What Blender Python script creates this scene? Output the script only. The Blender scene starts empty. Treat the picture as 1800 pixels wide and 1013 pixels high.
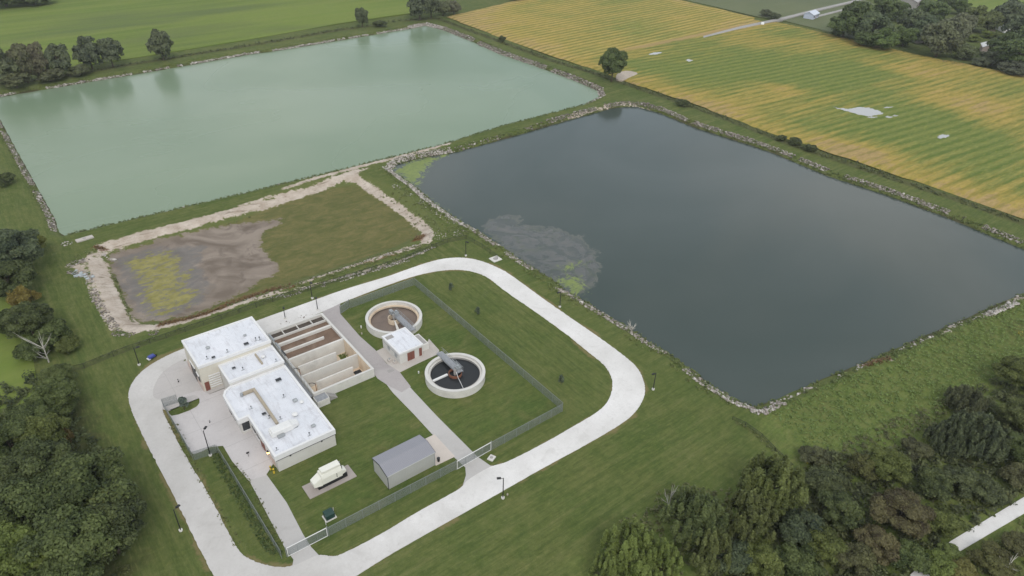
import bpy, math, random
import numpy as np
from mathutils import Vector, Matrix
from mathutils.geometry import tessellate_polygon

C = bpy.data.collections.new('treatment_works_site')
bpy.context.scene.collection.children.link(C)
PI = math.pi
rng = np.random.default_rng(7)
random.seed(7)

# ------------------------------------------------------------------ camera
CAM_H = 95.0
FPX = 1247.03                       # focal length in px of an 1800 px wide frame
P_, R_, Y_ = (math.radians(a) for a in (33.0779, 1.7191, 38.535))
fw = np.array([math.cos(P_) * math.sin(Y_), math.cos(P_) * math.cos(Y_), -math.sin(P_)])
rt0 = np.array([math.cos(Y_), -math.sin(Y_), 0.0])
up0 = np.cross(rt0, fw)
rt = math.cos(R_) * rt0 + math.sin(R_) * up0
up = -math.sin(R_) * rt0 + math.cos(R_) * up0
cam = bpy.data.objects.new('survey_camera', bpy.data.cameras.new('survey_camera'))
C.objects.link(cam)
M = Matrix(((rt[0], up[0], -fw[0], 0), (rt[1], up[1], -fw[1], 0), (rt[2], up[2], -fw[2], CAM_H), (0, 0, 0, 1)))
cam.matrix_world = M
cam.data.sensor_width = 36
cam.data.lens = FPX / 1800 * 36
cam.data.clip_end = 9000
cam.data.clip_start = 1
bpy.context.scene.camera = cam


def at(px, py, z=0.0):
    """survey: the ground point seen at a photo pixel, at height z"""
    d = rt * (px - 900) / FPX - up * (py - 506.5) / FPX + fw
    t = (z - CAM_H) / d[2]
    return (float(d[0] * t), float(d[1] * t))


def ats(L, z=0.0):
    return [at(p[0], p[1], z) for p in L]


# ------------------------------------------------------------------ materials
def mat(name):
    m = bpy.data.materials.new(name)
    m.use_nodes = True
    nt = m.node_tree
    nt.nodes.clear()
    out = nt.nodes.new('ShaderNodeOutputMaterial')
    b = nt.nodes.new('ShaderNodeBsdfPrincipled')
    nt.links.new(b.outputs[0], out.inputs[0])
    return m, nt, b


class N:
    """small node helper"""
    def __init__(s, nt):
        s.nt = nt

    def link(s, a, b):
        s.nt.links.new(a, b)

    def _set(s, sock, v):
        if isinstance(v, bpy.types.NodeSocket):
            s.link(v, sock)
        elif v is not None:
            if sock.type == 'RGBA' and not isinstance(v, (int, float)) and len(v) == 3:
                v = (*v, 1)
            sock.default_value = v

    def pos(s):
        return s.nt.nodes.new('ShaderNodeNewGeometry').outputs['Position']

    def mapping(s, v, scale=(1, 1, 1), rot=(0, 0, 0)):
        n = s.nt.nodes.new('ShaderNodeMapping')
        s.link(v, n.inputs[0])
        n.inputs['Scale'].default_value = scale
        n.inputs['Rotation'].default_value = rot
        return n.outputs[0]

    def noise(s, v, scale, detail=3, rough=.55, dist=0):
        n = s.nt.nodes.new('ShaderNodeTexNoise')
        s.link(v, n.inputs['Vector'])
        n.inputs['Scale'].default_value = scale
        n.inputs['Detail'].default_value = detail
        n.inputs['Roughness'].default_value = rough
        n.inputs['Distortion'].default_value = dist
        return n.outputs['Fac']

    def voro(s, v, scale, feature='F1', out='Distance'):
        n = s.nt.nodes.new('ShaderNodeTexVoronoi')
        n.feature = feature
        s.link(v, n.inputs['Vector'])
        n.inputs['Scale'].default_value = scale
        return n.outputs[out]

    def math(s, op, a, b=None, c=None, clamp=False):
        n = s.nt.nodes.new('ShaderNodeMath')
        n.operation = op
        n.use_clamp = clamp
        s._set(n.inputs[0], a)
        s._set(n.inputs[1], b)
        s._set(n.inputs[2], c)
        return n.outputs[0]

    def rng(s, v, a, b, c=0.0, d=1.0, smooth=False):
        n = s.nt.nodes.new('ShaderNodeMapRange')
        n.interpolation_type = 'SMOOTHSTEP' if smooth else 'LINEAR'
        s._set(n.inputs[0], v)
        for i, x in enumerate((a, b, c, d)):
            n.inputs[i + 1].default_value = x
        return n.outputs[0]

    def mix(s, f, a, b, mode='MIX'):
        n = s.nt.nodes.new('ShaderNodeMix')
        n.data_type = 'RGBA'
        n.blend_type = mode
        s._set(n.inputs[0], f)
        s._set(n.inputs[6], a)
        s._set(n.inputs[7], b)
        return n.outputs[2]

    def ramp(s, f, stops):
        n = s.nt.nodes.new('ShaderNodeValToRGB')
        s._set(n.inputs[0], f)
        e = n.color_ramp.elements
        while len(e) < len(stops):
            e.new(.5)
        for i, (p, c) in enumerate(stops):
            e[i].position = p
            e[i].color = (*c, 1)
        return n.outputs[0]

    def attr(s, name):
        n = s.nt.nodes.new('ShaderNodeAttribute')
        n.attribute_name = name
        return n.outputs['Fac']

    def sep(s, v):
        n = s.nt.nodes.new('ShaderNodeSeparateXYZ')
        s.link(v, n.inputs[0])
        return n.outputs

    def bump(s, h, strength, dist=.1):
        n = s.nt.nodes.new('ShaderNodeBump')
        n.inputs['Strength'].default_value = strength
        n.inputs['Distance'].default_value = dist
        s.link(h, n.inputs['Height'])
        return n.outputs[0]


def plain(name, col, rough=.7, metal=0, var=.12, scale=1.2, dirt=None, dirt_amt=.25, fine=9.0, bump=.0, spec=.35):
    """a solid material with weathering: blotches, fine grain and optional stains"""
    m, nt, b = mat(name)
    n = N(nt)
    p = n.pos()
    f = n.noise(p, scale, 5, .6)
    g = n.noise(p, fine, 2, .6)
    k = n.math('ADD', n.rng(f, .3, .7, -var, var), n.rng(g, .3, .7, -var * .5, var * .5))
    dark = tuple(c * .55 for c in col)
    lite = tuple(min(1, c * 1.45) for c in col)
    c = n.mix(n.math('ADD', k, .5, clamp=True), dark, lite)
    if dirt:
        d = n.noise(p, scale * .45, 6, .68, .6)
        c = n.mix(n.math('MULTIPLY', n.rng(d, .5, .72), dirt_amt), c, dirt)
    n._set(b.inputs['Base Color'], c)
    b.inputs['Roughness'].default_value = rough
    b.inputs['Metallic'].default_value = metal
    b.inputs['Specular IOR Level'].default_value = spec
    if bump:
        n.link(n.bump(g, bump, .05), b.inputs['Normal'])
    return m


MT = {}
MT['concrete'] = plain('pale_concrete', (.62, .605, .57), .85, var=.09, scale=.5, dirt=(.33, .31, .28), dirt_amt=.35)
MT['concrete_pad'] = plain('pad_concrete', (.47, .435, .40), .88, var=.08, scale=.4, dirt=(.26, .23, .21), dirt_amt=.4)
MT['concrete_grey'] = plain('grey_concrete', (.34, .325, .31), .88, var=.08, scale=.5, dirt=(.2, .19, .18), dirt_amt=.4)
MT['tank_inner'] = plain('cream_tank_wall', (.66, .55, .42), .85, var=.10, scale=.5, dirt=(.42, .27, .17), dirt_amt=.55)
MT['wall_white'] = plain('painted_block', (.58, .57, .54), .8, var=.06, scale=.35, dirt=(.44, .41, .36), dirt_amt=.3)
MT['wall_cream'] = plain('cream_siding', (.62, .59, .51), .8, var=.06, scale=.35, dirt=(.45, .40, .32), dirt_amt=.3)
MT['wall_pink'] = plain('pinkish_block', (.55, .45, .40), .85, var=.08, scale=.6)
MT['trim'] = plain('white_trim', (.72, .72, .72), .6, var=.04)
MT['red'] = plain('red_brown_door', (.20, .075, .055), .6, var=.08)
MT['dark'] = plain('dark_opening', (.025, .027, .03), .4)
MT['glass'] = plain('dark_glass', (.03, .035, .04), .08, spec=.6)
MT['black'] = plain('black_paint', (.018, .019, .02), .5, var=.05)
MT['galv'] = plain('galvanised_steel', (.34, .36, .37), .5, .3, var=.08, scale=3)
MT['grate'] = plain('walkway_grating', (.30, .31, .33), .6, .2, var=.12, scale=2, fine=14)
MT['white_metal'] = plain('white_metal', (.70, .70, .68), .4, var=.03)
MT['ivory'] = plain('ivory_steel', (.80, .77, .64), .42, var=.03)
MT['green_box'] = plain('dark_green_steel', (.018, .05, .042), .45, var=.06)
MT['rust'] = plain('rust', (.20, .085, .05), .85, var=.15, scale=2)
MT['yellow'] = plain('yellow_paint', (.62, .45, .04), .5, var=.05)
MT['blue'] = plain('blue_plastic', (.05, .07, .30), .4, var=.05)
MT['tan_pipe'] = plain('tan_lagging', (.36, .31, .235), .75, var=.10, scale=1.5)
MT['trunk'] = plain('bark', (.095, .075, .055), .95, var=.2, scale=2, fine=16)
MT['deadwood'] = plain('bleached_wood', (.42, .40, .36), .9, var=.15, scale=2)
MT['red_sign'] = plain('red_paint', (.42, .05, .03), .5)
MT['sludge'] = plain('dry_sludge', (.165, .112, .080), .9, var=.25, scale=.45, dirt=(.27, .20, .15), dirt_amt=.8, fine=3)
MT['sludge_dark'] = plain('dark_sludge', (.075, .06, .048), .5, var=.2, scale=.6)
MT['clarifier_mud'] = plain('clarifier_mud', (.185, .145, .12), .75, var=.12, scale=.4, dirt=(.10, .08, .075), dirt_amt=.6)
MT['barn_grey'] = plain('grey_roof', (.33, .31, .30), .6, var=.1)


def mat_roof():
    m, nt, b = mat('white_roof_membrane')
    n = N(nt)
    p = n.pos()
    f = n.noise(p, .22, 5, .6)
    g = n.noise(p, .42, 6, .72, .8)
    s = n.noise(n.mapping(p, (1.6, .25, 1)), 1.0, 5, .7)
    c = n.mix(n.rng(f, .3, .7), (.60, .62, .66), (.72, .73, .77))
    c = n.mix(n.math('MULTIPLY', n.rng(g, .55, .72), .6), c, (.40, .40, .43))
    c = n.mix(n.math('MULTIPLY', n.rng(s, .52, .68), .5), c, (.42, .41, .43))
    pond = n.noise(p, .30, 3, .5, 1.2)
    c = n.mix(n.rng(pond, .56, .76, 0, .32, True), c, (.42, .415, .425))
    fl = n.voro(p, .9)
    c = n.mix(n.rng(fl, .05, .10, .45, 0), c, (.30, .30, .32))
    sx = n.sep(p)
    seam = n.math('LESS_THAN', n.math('FRACT', n.math('MULTIPLY', sx[1], .42)), .02)
    c = n.mix(n.math('MULTIPLY', seam, .28), c, (.45, .45, .47))
    n._set(b.inputs['Base Color'], c)
    b.inputs['Roughness'].default_value = .6
    return m


MT['roof'] = mat_roof()


def mat_shed_roof():
    m, nt, b = mat('grey_ribbed_metal')
    n = N(nt)
    p = n.pos()
    sx = n.sep(p)
    rib = n.math('PINGPONG', sx[0], .15)
    f = n.noise(p, .5, 4)
    c = n.mix(f, (.255, .255, .285), (.295, .295, .32))
    c = n.mix(n.math('MULTIPLY', n.math('LESS_THAN', rib, .02), .35), c, (.16, .16, .175))
    n._set(b.inputs['Base Color'], c)
    b.inputs['Roughness'].default_value = .5
    b.inputs['Metallic'].default_value = .15
    return m


MT['shed_roof'] = mat_shed_roof()


def mat_shed_wall():
    m, nt, b = mat('ribbed_wall_sheet')
    n = N(nt)
    p = n.pos()
    sx = n.sep(p)
    rib = n.math('PINGPONG', n.math('ADD', sx[0], sx[1]), .15)
    f = n.noise(p, .6, 4)
    c = n.mix(f, (.40, .405, .385), (.46, .46, .44))
    c = n.mix(n.math('MULTIPLY', n.math('LESS_THAN', rib, .02), .35), c, (.28, .28, .27))
    n._set(b.inputs['Base Color'], c)
    b.inputs['Roughness'].default_value = .55
    return m


MT['shed_wall'] = mat_shed_wall()


def mat_road(name, base, alt, dark, joint=0.0):
    m, nt, b = mat(name)
    n = N(nt)
    p = n.pos()
    f = n.noise(p, .09, 5, .6)
    g = n.noise(p, 2.4, 4, .7)
    h = n.noise(p, .5, 6, .7, .6)
    c = n.mix(n.rng(f, .35, .65), base, alt)
    c = n.mix(n.math('MULTIPLY', n.rng(h, .55, .75), .45), c, dark)
    c = n.mix(n.rng(g, .3, .7, 0, .22), c, dark)
    c = n.mix(n.math('MULTIPLY', n.rng(n.noise(p, .16, 3, .5, 1.5), .60, .70), .3), c, dark)
    if 'gravel' in name:
        west = n.rng(n.math('ADD', n.sep(p)[0], n.rng(f, .3, .7, -8, 8)), 18, 50, .85, 0)
        c = n.mix(west, c, n.mix(1.0, c, (.76, .75, .74), 'MULTIPLY'))
        spots = n.noise(p, .9, 5, .72, .4)
        c = n.mix(n.rng(spots, .56, .72, 0, .35), c, (.40, .38, .355))
    if joint:
        sx = n.sep(p)
        j = n.math('MAXIMUM', n.math('LESS_THAN', n.math('FRACT', n.math('MULTIPLY', sx[1], 1 / joint)), .012),
                   n.math('LESS_THAN', n.math('FRACT', n.math('MULTIPLY', sx[0], 1 / joint)), .012))
        c = n.mix(n.math('MULTIPLY', j, .35), c, tuple(x * .5 for x in dark))
    n._set(b.inputs['Base Color'], c)
    b.inputs['Roughness'].default_value = .92
    b.inputs['Specular IOR Level'].default_value = .2
    n.link(n.bump(g, .25, .05), b.inputs['Normal'])
    return m


MT['road'] = mat_road('white_gravel_road', (.62, .605, .585), (.75, .735, .72), (.50, .485, .46))
MT['asphalt'] = mat_road('worn_asphalt', (.375, .345, .34), (.43, .40, .39), (.28, .26, .255))
MT['court'] = mat_road('court_concrete', (.51, .485, .48), (.58, .555, .55), (.39, .365, .36), 7.3)
MT['apron'] = mat_road('apron_concrete', (.46, .44, .425), (.50, .475, .46), (.37, .345, .335), 4.6)
MT['drive'] = mat_road('drive_concrete', (.46, .445, .43), (.51, .495, .48), (.37, .35, .335), 0)


# ------------------------------------------------------------------ objects
def tag(o, label=None, cat=None, group=None, kind=None):
    if label:
        o['label'] = label
    if cat:
        o['category'] = cat
    if group:
        o['group'] = group
    if kind:
        o['kind'] = kind
    return o


def empty(name, loc, label, cat, group=None, rz=0.0):
    o = bpy.data.objects.new(name, None)
    C.objects.link(o)
    o.location = loc
    o.rotation_euler = (0, 0, rz)
    o.empty_display_size = .3
    return tag(o, label, cat, group)


class MB:
    """collects simple solids, then links them as ONE mesh object"""
    def __init__(s):
        s.v, s.f = [], []

    def add(s, v, f):
        k = len(s.v)
        s.v += [tuple(x) for x in v]
        s.f += [tuple(i + k for i in q) for q in f]
        return s

    def box(s, x0, x1, y0, y1, z0, z1):
        return s.add([(x0, y0, z0), (x1, y0, z0), (x1, y1, z0), (x0, y1, z0), (x0, y0, z1), (x1, y0, z1), (x1, y1, z1), (x0, y1, z1)],
                     [(0, 3, 2, 1), (4, 5, 6, 7), (0, 1, 5, 4), (1, 2, 6, 5), (2, 3, 7, 6), (3, 0, 4, 7)])

    def bevbox(s, x0, x1, y0, y1, z0, z1, b=.05):
        v = []
        for z, i in ((z0, 0), (z1 - b, 0), (z1, b)):
            v += [(x0 + i, y0 + i, z), (x1 - i, y0 + i, z), (x1 - i, y1 - i, z), (x0 + i, y1 - i, z)]
        f = [(0, 3, 2, 1), (8, 9, 10, 11)]
        for r in (0, 4):
            for i in range(4):
                f.append((r + i, r + (i + 1) % 4, r + 4 + (i + 1) % 4, r + 4 + i))
        return s.add(v, f)

    def prism(s, poly, z0, z1):
        """vertical prism over a simple polygon (counter-clockwise)"""
        a = sum(poly[i][0] * poly[(i + 1) % len(poly)][1] - poly[(i + 1) % len(poly)][0] * poly[i][1] for i in range(len(poly)))
        if a < 0:
            poly = poly[::-1]
        n = len(poly)
        v = [(x, y, z0) for x, y in poly] + [(x, y, z1) for x, y in poly]
        f = [tuple(range(n - 1, -1, -1)), tuple(range(n, 2 * n))]
        f += [(i, (i + 1) % n, n + (i + 1) % n, n + i) for i in range(n)]
        return s.add(v, f)

    def tube(s, pts, radii, seg=6, cap=True):
        pts = [Vector(p) for p in pts]
        k = len(s.v)
        n = len(pts)
        for i, p in enumerate(pts):
            d = (pts[min(i + 1, n - 1)] - pts[max(i - 1, 0)]).normalized()
            a = Vector((0, 0, 1)) if abs(d.z) < .9 else Vector((1, 0, 0))
            u = d.cross(a).normalized()
            w = d.cross(u)
            r = radii[i] if hasattr(radii, '__len__') else radii
            for j in range(seg):
                t = 2 * PI * j / seg
                s.v.append(tuple(p + (u * math.cos(t) + w * math.sin(t)) * r))
        for i in range(n - 1):
            for j in range(seg):
                a, b = k + i * seg + j, k + i * seg + (j + 1) % seg
                s.f.append((a, b, b + seg, a + seg))
        if cap:
            s.f.append(tuple(k + j for j in range(seg)))
            s.f.append(tuple(k + (n - 1) * seg + seg - 1 - j for j in range(seg)))
        return s

    def ring(s, cx, cy, r0, r1, z0, z1, seg=72):
        v = []
        for r, z in ((r1, z0), (r1, z1), (r0, z1), (r0, z0)):
            v += [(cx + r * math.cos(2 * PI * i / seg), cy + r * math.sin(2 * PI * i / seg), z) for i in range(seg)]
        f = []
        for q in range(4):
            for i in range(seg):
                j = (i + 1) % seg
                f.append((q * seg + i, q * seg + j, ((q + 1) % 4) * seg + j, ((q + 1) % 4) * seg + i))
        return s.add(v, f)

    def disc(s, cx, cy, r, z, seg=72):
        return s.add([(cx + r * math.cos(2 * PI * i / seg), cy + r * math.sin(2 * PI * i / seg), z) for i in range(seg)], [tuple(range(seg))])

    def cyl(s, cx, cy, r, z0, z1, seg=16, r2=None):
        return s.tube([(cx, cy, z0), (cx, cy, z1)], [r, r if r2 is None else r2], seg)

    def build(s, name, m, parent=None, smooth=False):
        me = bpy.data.meshes.new(name)
        me.from_pydata(s.v, [], s.f)
        me.update()
        if smooth:
            for p in me.polygons:
                p.use_smooth = True
        me.materials.append(m)
        o = bpy.data.objects.new(name, me)
        C.objects.link(o)
        if parent:
            o.parent = parent
            o.matrix_parent_inverse = Matrix.Translation(-parent.location) if not any(parent.rotation_euler) else parent.matrix_world.inverted()
            if any(parent.rotation_euler):
                R = Matrix.Rotation(parent.rotation_euler.z, 4, 'Z')
                o.matrix_parent_inverse = (Matrix.Translation(parent.location) @ R).inverted()
        return o

    def local(s, name, m, parent, smooth=False):
        """vertices already in the parent's own space"""
        o = s.build(name, m, None, smooth)
        o.parent = parent
        return o


def mesh_np(name, verts, faces, m, attrs=None, parent=None, k=4, smooth=False):
    me = bpy.data.meshes.new(name)
    nv, nf = len(verts), len(faces)
    me.vertices.add(nv)
    me.vertices.foreach_set('co', np.asarray(verts, np.float32).ravel())
    me.loops.add(nf * k)
    me.loops.foreach_set('vertex_index', np.asarray(faces, np.int32).ravel())
    me.polygons.add(nf)
    me.polygons.foreach_set('loop_start', np.arange(0, nf * k, k, dtype=np.int32))
    me.polygons.foreach_set('loop_total', np.full(nf, k, np.int32))
    if smooth:
        me.polygons.foreach_set('use_smooth', np.ones(nf, bool))
    me.update(calc_edges=True)
    for an, (dom, arr) in (attrs or {}).items():
        a = me.attributes.new(an, 'FLOAT', dom)
        a.data.foreach_set('value', np.asarray(arr, np.float32))
    me.materials.append(m)
    o = bpy.data.objects.new(name, me)
    C.objects.link(o)
    if parent:
        o.parent = parent
    return o


def sheet(name, loops, z, m, thick=.25, kind='structure'):
    """flat slab of ground cover: first loop outline, the others holes"""
    L3 = [[Vector((x, y, 0)) for x, y in lp] for lp in loops]
    tris = tessellate_polygon(L3)
    flat = [p for lp in L3 for p in lp]
    mb = MB()
    v = [(p.x, p.y, z) for p in flat]
    fs = []
    for t in tris:
        a, b, c = (flat[i] for i in t)
        if (b - a).cross(c - a).z < 0:
            t = (t[0], t[2], t[1])
        fs.append(tuple(t))
    mb.add(v, fs)
    for lp in loops:
        n = len(lp)
        mb.add([(x, y, z) for x, y in lp] + [(x, y, z - thick) for x, y in lp], [(i, (i + 1) % n, n + (i + 1) % n, n + i) for i in range(n)])
    o = mb.build(name, m)
    o['kind'] = kind
    return o


def smooth_loop(P, it=2, closed=True):
    P = [tuple(p) for p in P]
    for _ in range(it):
        Q = []
        n = len(P)
        rngi = range(n) if closed else range(n - 1)
        if not closed:
            Q.append(P[0])
        for i in rngi:
            a, b = P[i], P[(i + 1) % n]
            Q.append((a[0] * .75 + b[0] * .25, a[1] * .75 + b[1] * .25))
            Q.append((a[0] * .25 + b[0] * .75, a[1] * .25 + b[1] * .75))
        if not closed:
            Q.append(P[-1])
        P = Q
    return P


def seg_dist(X, Y, P, closed=True):
    P = np.asarray(P, float)
    D = np.full(X.shape, 1e9)
    n = len(P)
    for i in range(n if closed else n - 1):
        a, b = P[i], P[(i + 1) % n]
        d = b - a
        L = max(d @ d, 1e-9)
        t = np.clip(((X - a[0]) * d[0] + (Y - a[1]) * d[1]) / L, 0, 1)
        D = np.minimum(D, np.hypot(X - a[0] - t * d[0], Y - a[1] - t * d[1]))
    return D


def inside(X, Y, P):
    P = np.asarray(P, float)
    r = np.zeros(X.shape, bool)
    n = len(P)
    for i in range(n):
        a, b = P[i], P[(i + 1) % n]
        if a[1] == b[1]:
            continue
        c = ((a[1] > Y) != (b[1] > Y)) & (X < (b[0] - a[0]) * (Y - a[1]) / (b[1] - a[1]) + a[0])
        r ^= c
    return r


def sdf(X, Y, P):
    """signed distance, positive inside"""
    d = seg_dist(X, Y, P)
    return np.where(inside(X, Y, P), d, -d)


def ragged(P, amp, seed):
    rg = np.random.default_rng(seed)
    o = []
    for i in range(len(P)):
        a, b_ = np.array(P[i]), np.array(P[(i + 1) % len(P)])
        for t in (0, .25, .5, .75):
            o.append(tuple(a * (1 - t) + b_ * t + rg.normal(0, 1, 2) * (amp * 1.4, amp * .6)))
    return o



# ------------------------------------------------------------------ surveyed outlines
ZW = -1.5
P1 = ats([(115, 415), (261, 380), (440, 338), (600, 299), (773, 256), (880, 223), (1029, 184), (1055, 171), (1051, 160), (1008, 141), (940, 116), (880, 96),
          (820, 69), (776, 52), (747, 45), (720, 51), (600, 71), (480, 91), (440, 96), (240, 131), (0, 171), (-30, 178), (-28, 184), (0, 210), (32, 269), (97, 385), (104, 408)], ZW)
P2 = ats([(688, 299), (710, 315), (733, 331), (760, 355), (813, 392), (840, 405), (867, 424), (888, 437), (920, 461), (973, 493), (995, 512), (1029, 531),
          (1072, 557), (1109, 579), (1147, 605), (1187, 629), (1253, 680), (1300, 707), (1322, 714), (1340, 711), (1360, 704), (1453, 664), (1539, 629), (1597, 603),
          (1667, 573), (1733, 544), (1800, 515), (1870, 486), (1889, 474), (1800, 439), (1667, 384), (1560, 344), (1453, 309), (1360, 270), (1320, 256),
          (1219, 224), (1160, 199), (1120, 188), (1101, 188), (1072, 192), (1013, 208), (968, 221), (904, 240), (797, 269), (733, 280), (698, 290)], ZW)
ZB = -1.7
P3 = ats([(190, 455), (200, 445), (230, 438), (280, 424), (347, 407), (416, 390), (500, 355), (570, 333), (620, 326), (645, 332), (690, 354), (726, 388), (738, 405),
          (733, 416), (690, 436), (600, 468), (500, 501), (440, 521), (350, 550), (290, 564), (250, 567), (235, 557), (215, 517), (193, 475)], ZB)
MUD = ats([(186, 455), (200, 443), (230, 436), (280, 422), (347, 405), (416, 391), (470, 386), (497, 381), (494, 392), (478, 400), (466, 410), (460, 428), (474, 450), (490, 460), (494, 478),
           (478, 488), (458, 492), (440, 508), (400, 528), (350, 550), (290, 566), (250, 570), (233, 560), (212, 520), (190, 478)], ZB)
ALG3 = ats([(207, 458), (232, 449), (262, 442), (300, 440), (325, 447), (322, 462), (340, 480), (330, 497), (356, 515), (340, 535), (300, 553), (262, 558), (245, 533), (243, 505), (228, 482)], ZB)
DK3 = ats([(200, 452), (262, 437), (320, 432), (362, 432), (350, 460), (365, 500), (360, 528), (300, 560), (250, 563), (232, 535), (212, 490)], ZB)
SAND = [  # polylines with half widths (m)
    ([(178, 433), (250, 412), (330, 392), (410, 371), (480, 350), (560, 324), (628, 301)], 1.7),
    ([(420, 362), (500, 338), (600, 311), (648, 295)], .55),
    ([(150, 462), (158, 448), (178, 440)], .9), ([(122, 470), (135, 468), (146, 478)], .9),
    ([(166, 456), (180, 490), (198, 530), (218, 563), (238, 577)], 2.2),
    ([(148, 475), (160, 505), (180, 545), (198, 580)], .55),
    ([(238, 577), (262, 577), (300, 566), (345, 553)], .8),
    ([(240, 577), (300, 569), (360, 551), (425, 529), (478, 514)], 1.6),
    ([(425, 526), (543, 491), (633, 462), (736, 432)], .95), ([(487, 517), (584, 492), (707, 457), (748, 443)], .35),
    ([(622, 309), (650, 325), (690, 350), (722, 375), (746, 396), (753, 410), (748, 424)], 1.5), ([(600, 311), (625, 312)], 1.6),
    ([(1000, 203), (1045, 190), (1085, 180), (1112, 180), (1140, 188), (1168, 200)], .9), ([(1090, 132), (1112, 132)], 2.2),
    ([(785, 276), (840, 257), (905, 240), (960, 222)], .9), ([(500, 331), (560, 312), (640, 291), (700, 276), (790, 251)], .9),
    ([(1600, 355), (1632, 366)], .8), ([(1700, 395), (1726, 401)], .8), ([(985, 505), (1000, 515)], 1.2), ([(1780, 523), (1800, 518)], .8),
    ([(1520, 635), (1565, 628)], .6), ([(1655, 583), (1668, 578)], .5), ([(1725, 555), (1745, 550)], .6),
]
REED = [([(395, 530), (430, 516), (462, 507), (492, 502), (510, 500)], 1.7), ([(733, 419), (740, 411)], 1.6), ([(280, 571), (345, 556), (395, 538)], .8), ([(166, 435), (184, 434)], .7),
        ([(640, 464), (700, 445)], .35), ([(1525, 638), (1562, 629)], .8)]
ROAD_OUT = ats([(229, 677), (225, 696), (229, 717), (241, 745), (261, 787), (307, 874), (341, 946), (375, 1012), (405, 1062), (440, 1088), (490, 1090), (545, 1060), (629, 1012), (680, 978),
                (880, 866), (960, 820), (1024, 786), (1091, 747), (1115, 728), (1131, 704), (1135, 683), (1128, 659), (1115, 640), (1088, 619), (1051, 592), (1000, 557), (947, 520),
                (893, 480), (867, 467), (840, 457), (813, 453), (787, 454), (760, 459), (707, 477), (687, 485), (605, 509), (553, 528), (449, 565), (322, 613), (280, 632), (248, 653)])
ROAD_IN = ats([(285, 704), (285, 723), (297, 745), (317, 787), (371, 876), (395, 924), (417, 965), (429, 979), (456, 991), (493, 999), (520, 994), (545, 982), (560, 975), (584, 979), (600, 976),
               (680, 934), (727, 904), (796, 867), (812, 857), (820, 845), (855, 824), (868, 819), (880, 816), (893, 812), (960, 778), (1013, 747), (1051, 725), (1069, 707), (1077, 685),
               (1076, 664), (1064, 643), (1040, 624), (995, 587), (939, 547), (883, 509), (856, 486), (829, 477), (803, 474), (773, 476), (728, 485), (661, 509), (623, 524), (602, 532),
               (580, 543), (561, 551)]) + [(35.0, 130.2), (18.0, 130.6)] + ats([(329, 628), (287, 651), (272, 676), (268, 690), (271, 701)])
FIELD = ats([(785, 30), (880, 66), (981, 102), (1051, 124), (1085, 138), (1109, 146), (1219, 182), (1360, 236), (1507, 284), (1800, 384), (1900, 420), (2150, 480)]) + [(560, -40), (420, 20)] + ats(
    [(1900, 165), (1795, 132), (1640, 102), (1533, 78), (1440, 56), (1360, 37), (1300, 49)]) + ats([(1328, 31), (1260, 15), (1195, 0), (1110, -28), (980, -20), (900, 3)])

TANK = (34.7, 47.75, 104.1, 128.35)

# ------------------------------------------------------------------ terrain
def axis(segs, extra=()):
    a = []
    for lo, hi, st in segs:
        a += list(np.arange(lo, hi, st))
    a += list(extra)
    a = np.unique(np.round(np.array(a), 3))
    return a


xs = axis([(-3000, -600, 300), (-600, -140, 40), (-140, -30, 4), (-30, 16, .8), (16, 78, 1.0), (78, 132, .8), (132, 236, 1.0), (236, 330, 3), (330, 640, 10), (640, 1000, 40), (1000, 4001, 300)], (TANK[0] + .1, TANK[1] - .1))
ys = axis([(-2000, -300, 200), (-300, -40, 20), (-40, 30, 2), (30, 214, .8), (214, 340, 1.6), (340, 372, .9), (372, 620, 6), (620, 1000, 40), (1000, 4001, 300)], (TANK[2] + .1, TANK[3] - .1))
# keep grid lines off the tank's edge lines
xs = xs[(np.abs(xs - TANK[0] - .1) > .3) | (np.abs(xs - TANK[0] - .1) < 1e-3)]
xs = xs[(np.abs(xs - TANK[1] + .1) > .3) | (np.abs(xs - TANK[1] + .1) < 1e-3)]
ys = ys[(np.abs(ys - TANK[2] - .1) > .3) | (np.abs(ys - TANK[2] - .1) < 1e-3)]
ys = ys[(np.abs(ys - TANK[3] + .1) > .3) | (np.abs(ys - TANK[3] + .1) < 1e-3)]
GX, GY = np.meshgrid(xs, ys)
gx, gy = GX.ravel(), GY.ravel()


def clipped(fn, P, pad, far=-60.0, closed=True):
    """evaluate a distance only near the outline's box"""
    P = np.asarray(P)
    k = (gx > P[:, 0].min() - pad) & (gx < P[:, 0].max() + pad) & (gy > P[:, 1].min() - pad) & (gy < P[:, 1].max() + pad)
    r = np.full(gx.shape, far)
    r[k] = fn(gx[k], gy[k])
    return r


def wob(x, y, s, a):
    return a * (np.sin(x * s + 1.3 * np.sin(y * s * .7)) + np.sin(y * s * 1.3 + 2.1 + 1.1 * np.sin(x * s * .9))) * .5


d1 = clipped(lambda x, y: sdf(x, y, P1), P1, 40)
d2 = clipped(lambda x, y: sdf(x, y, P2), P2, 40)
d3 = clipped(lambda x, y: sdf(x, y, P3), P3, 40)


def pond_z(d, z0, slope_out, slope_in, deep):
    return np.where(d > 0, np.maximum(z0 - slope_in * d, deep), np.minimum(0, z0 - slope_out * d))


def height(d1, d2, d3, x, y):
    w = wob(x, y, .9, .25)
    z = np.minimum(pond_z(d1 + w * .6, ZW, .5, .5, -4.5), pond_z(d2 + w * .6, ZW, .5, .5, -4.5))
    z = np.minimum(z, pond_z(d3 + w * .3, ZB, .42, .12, ZB - .25))
    return z


gz = height(d1, d2, d3, gx, gy)
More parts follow.
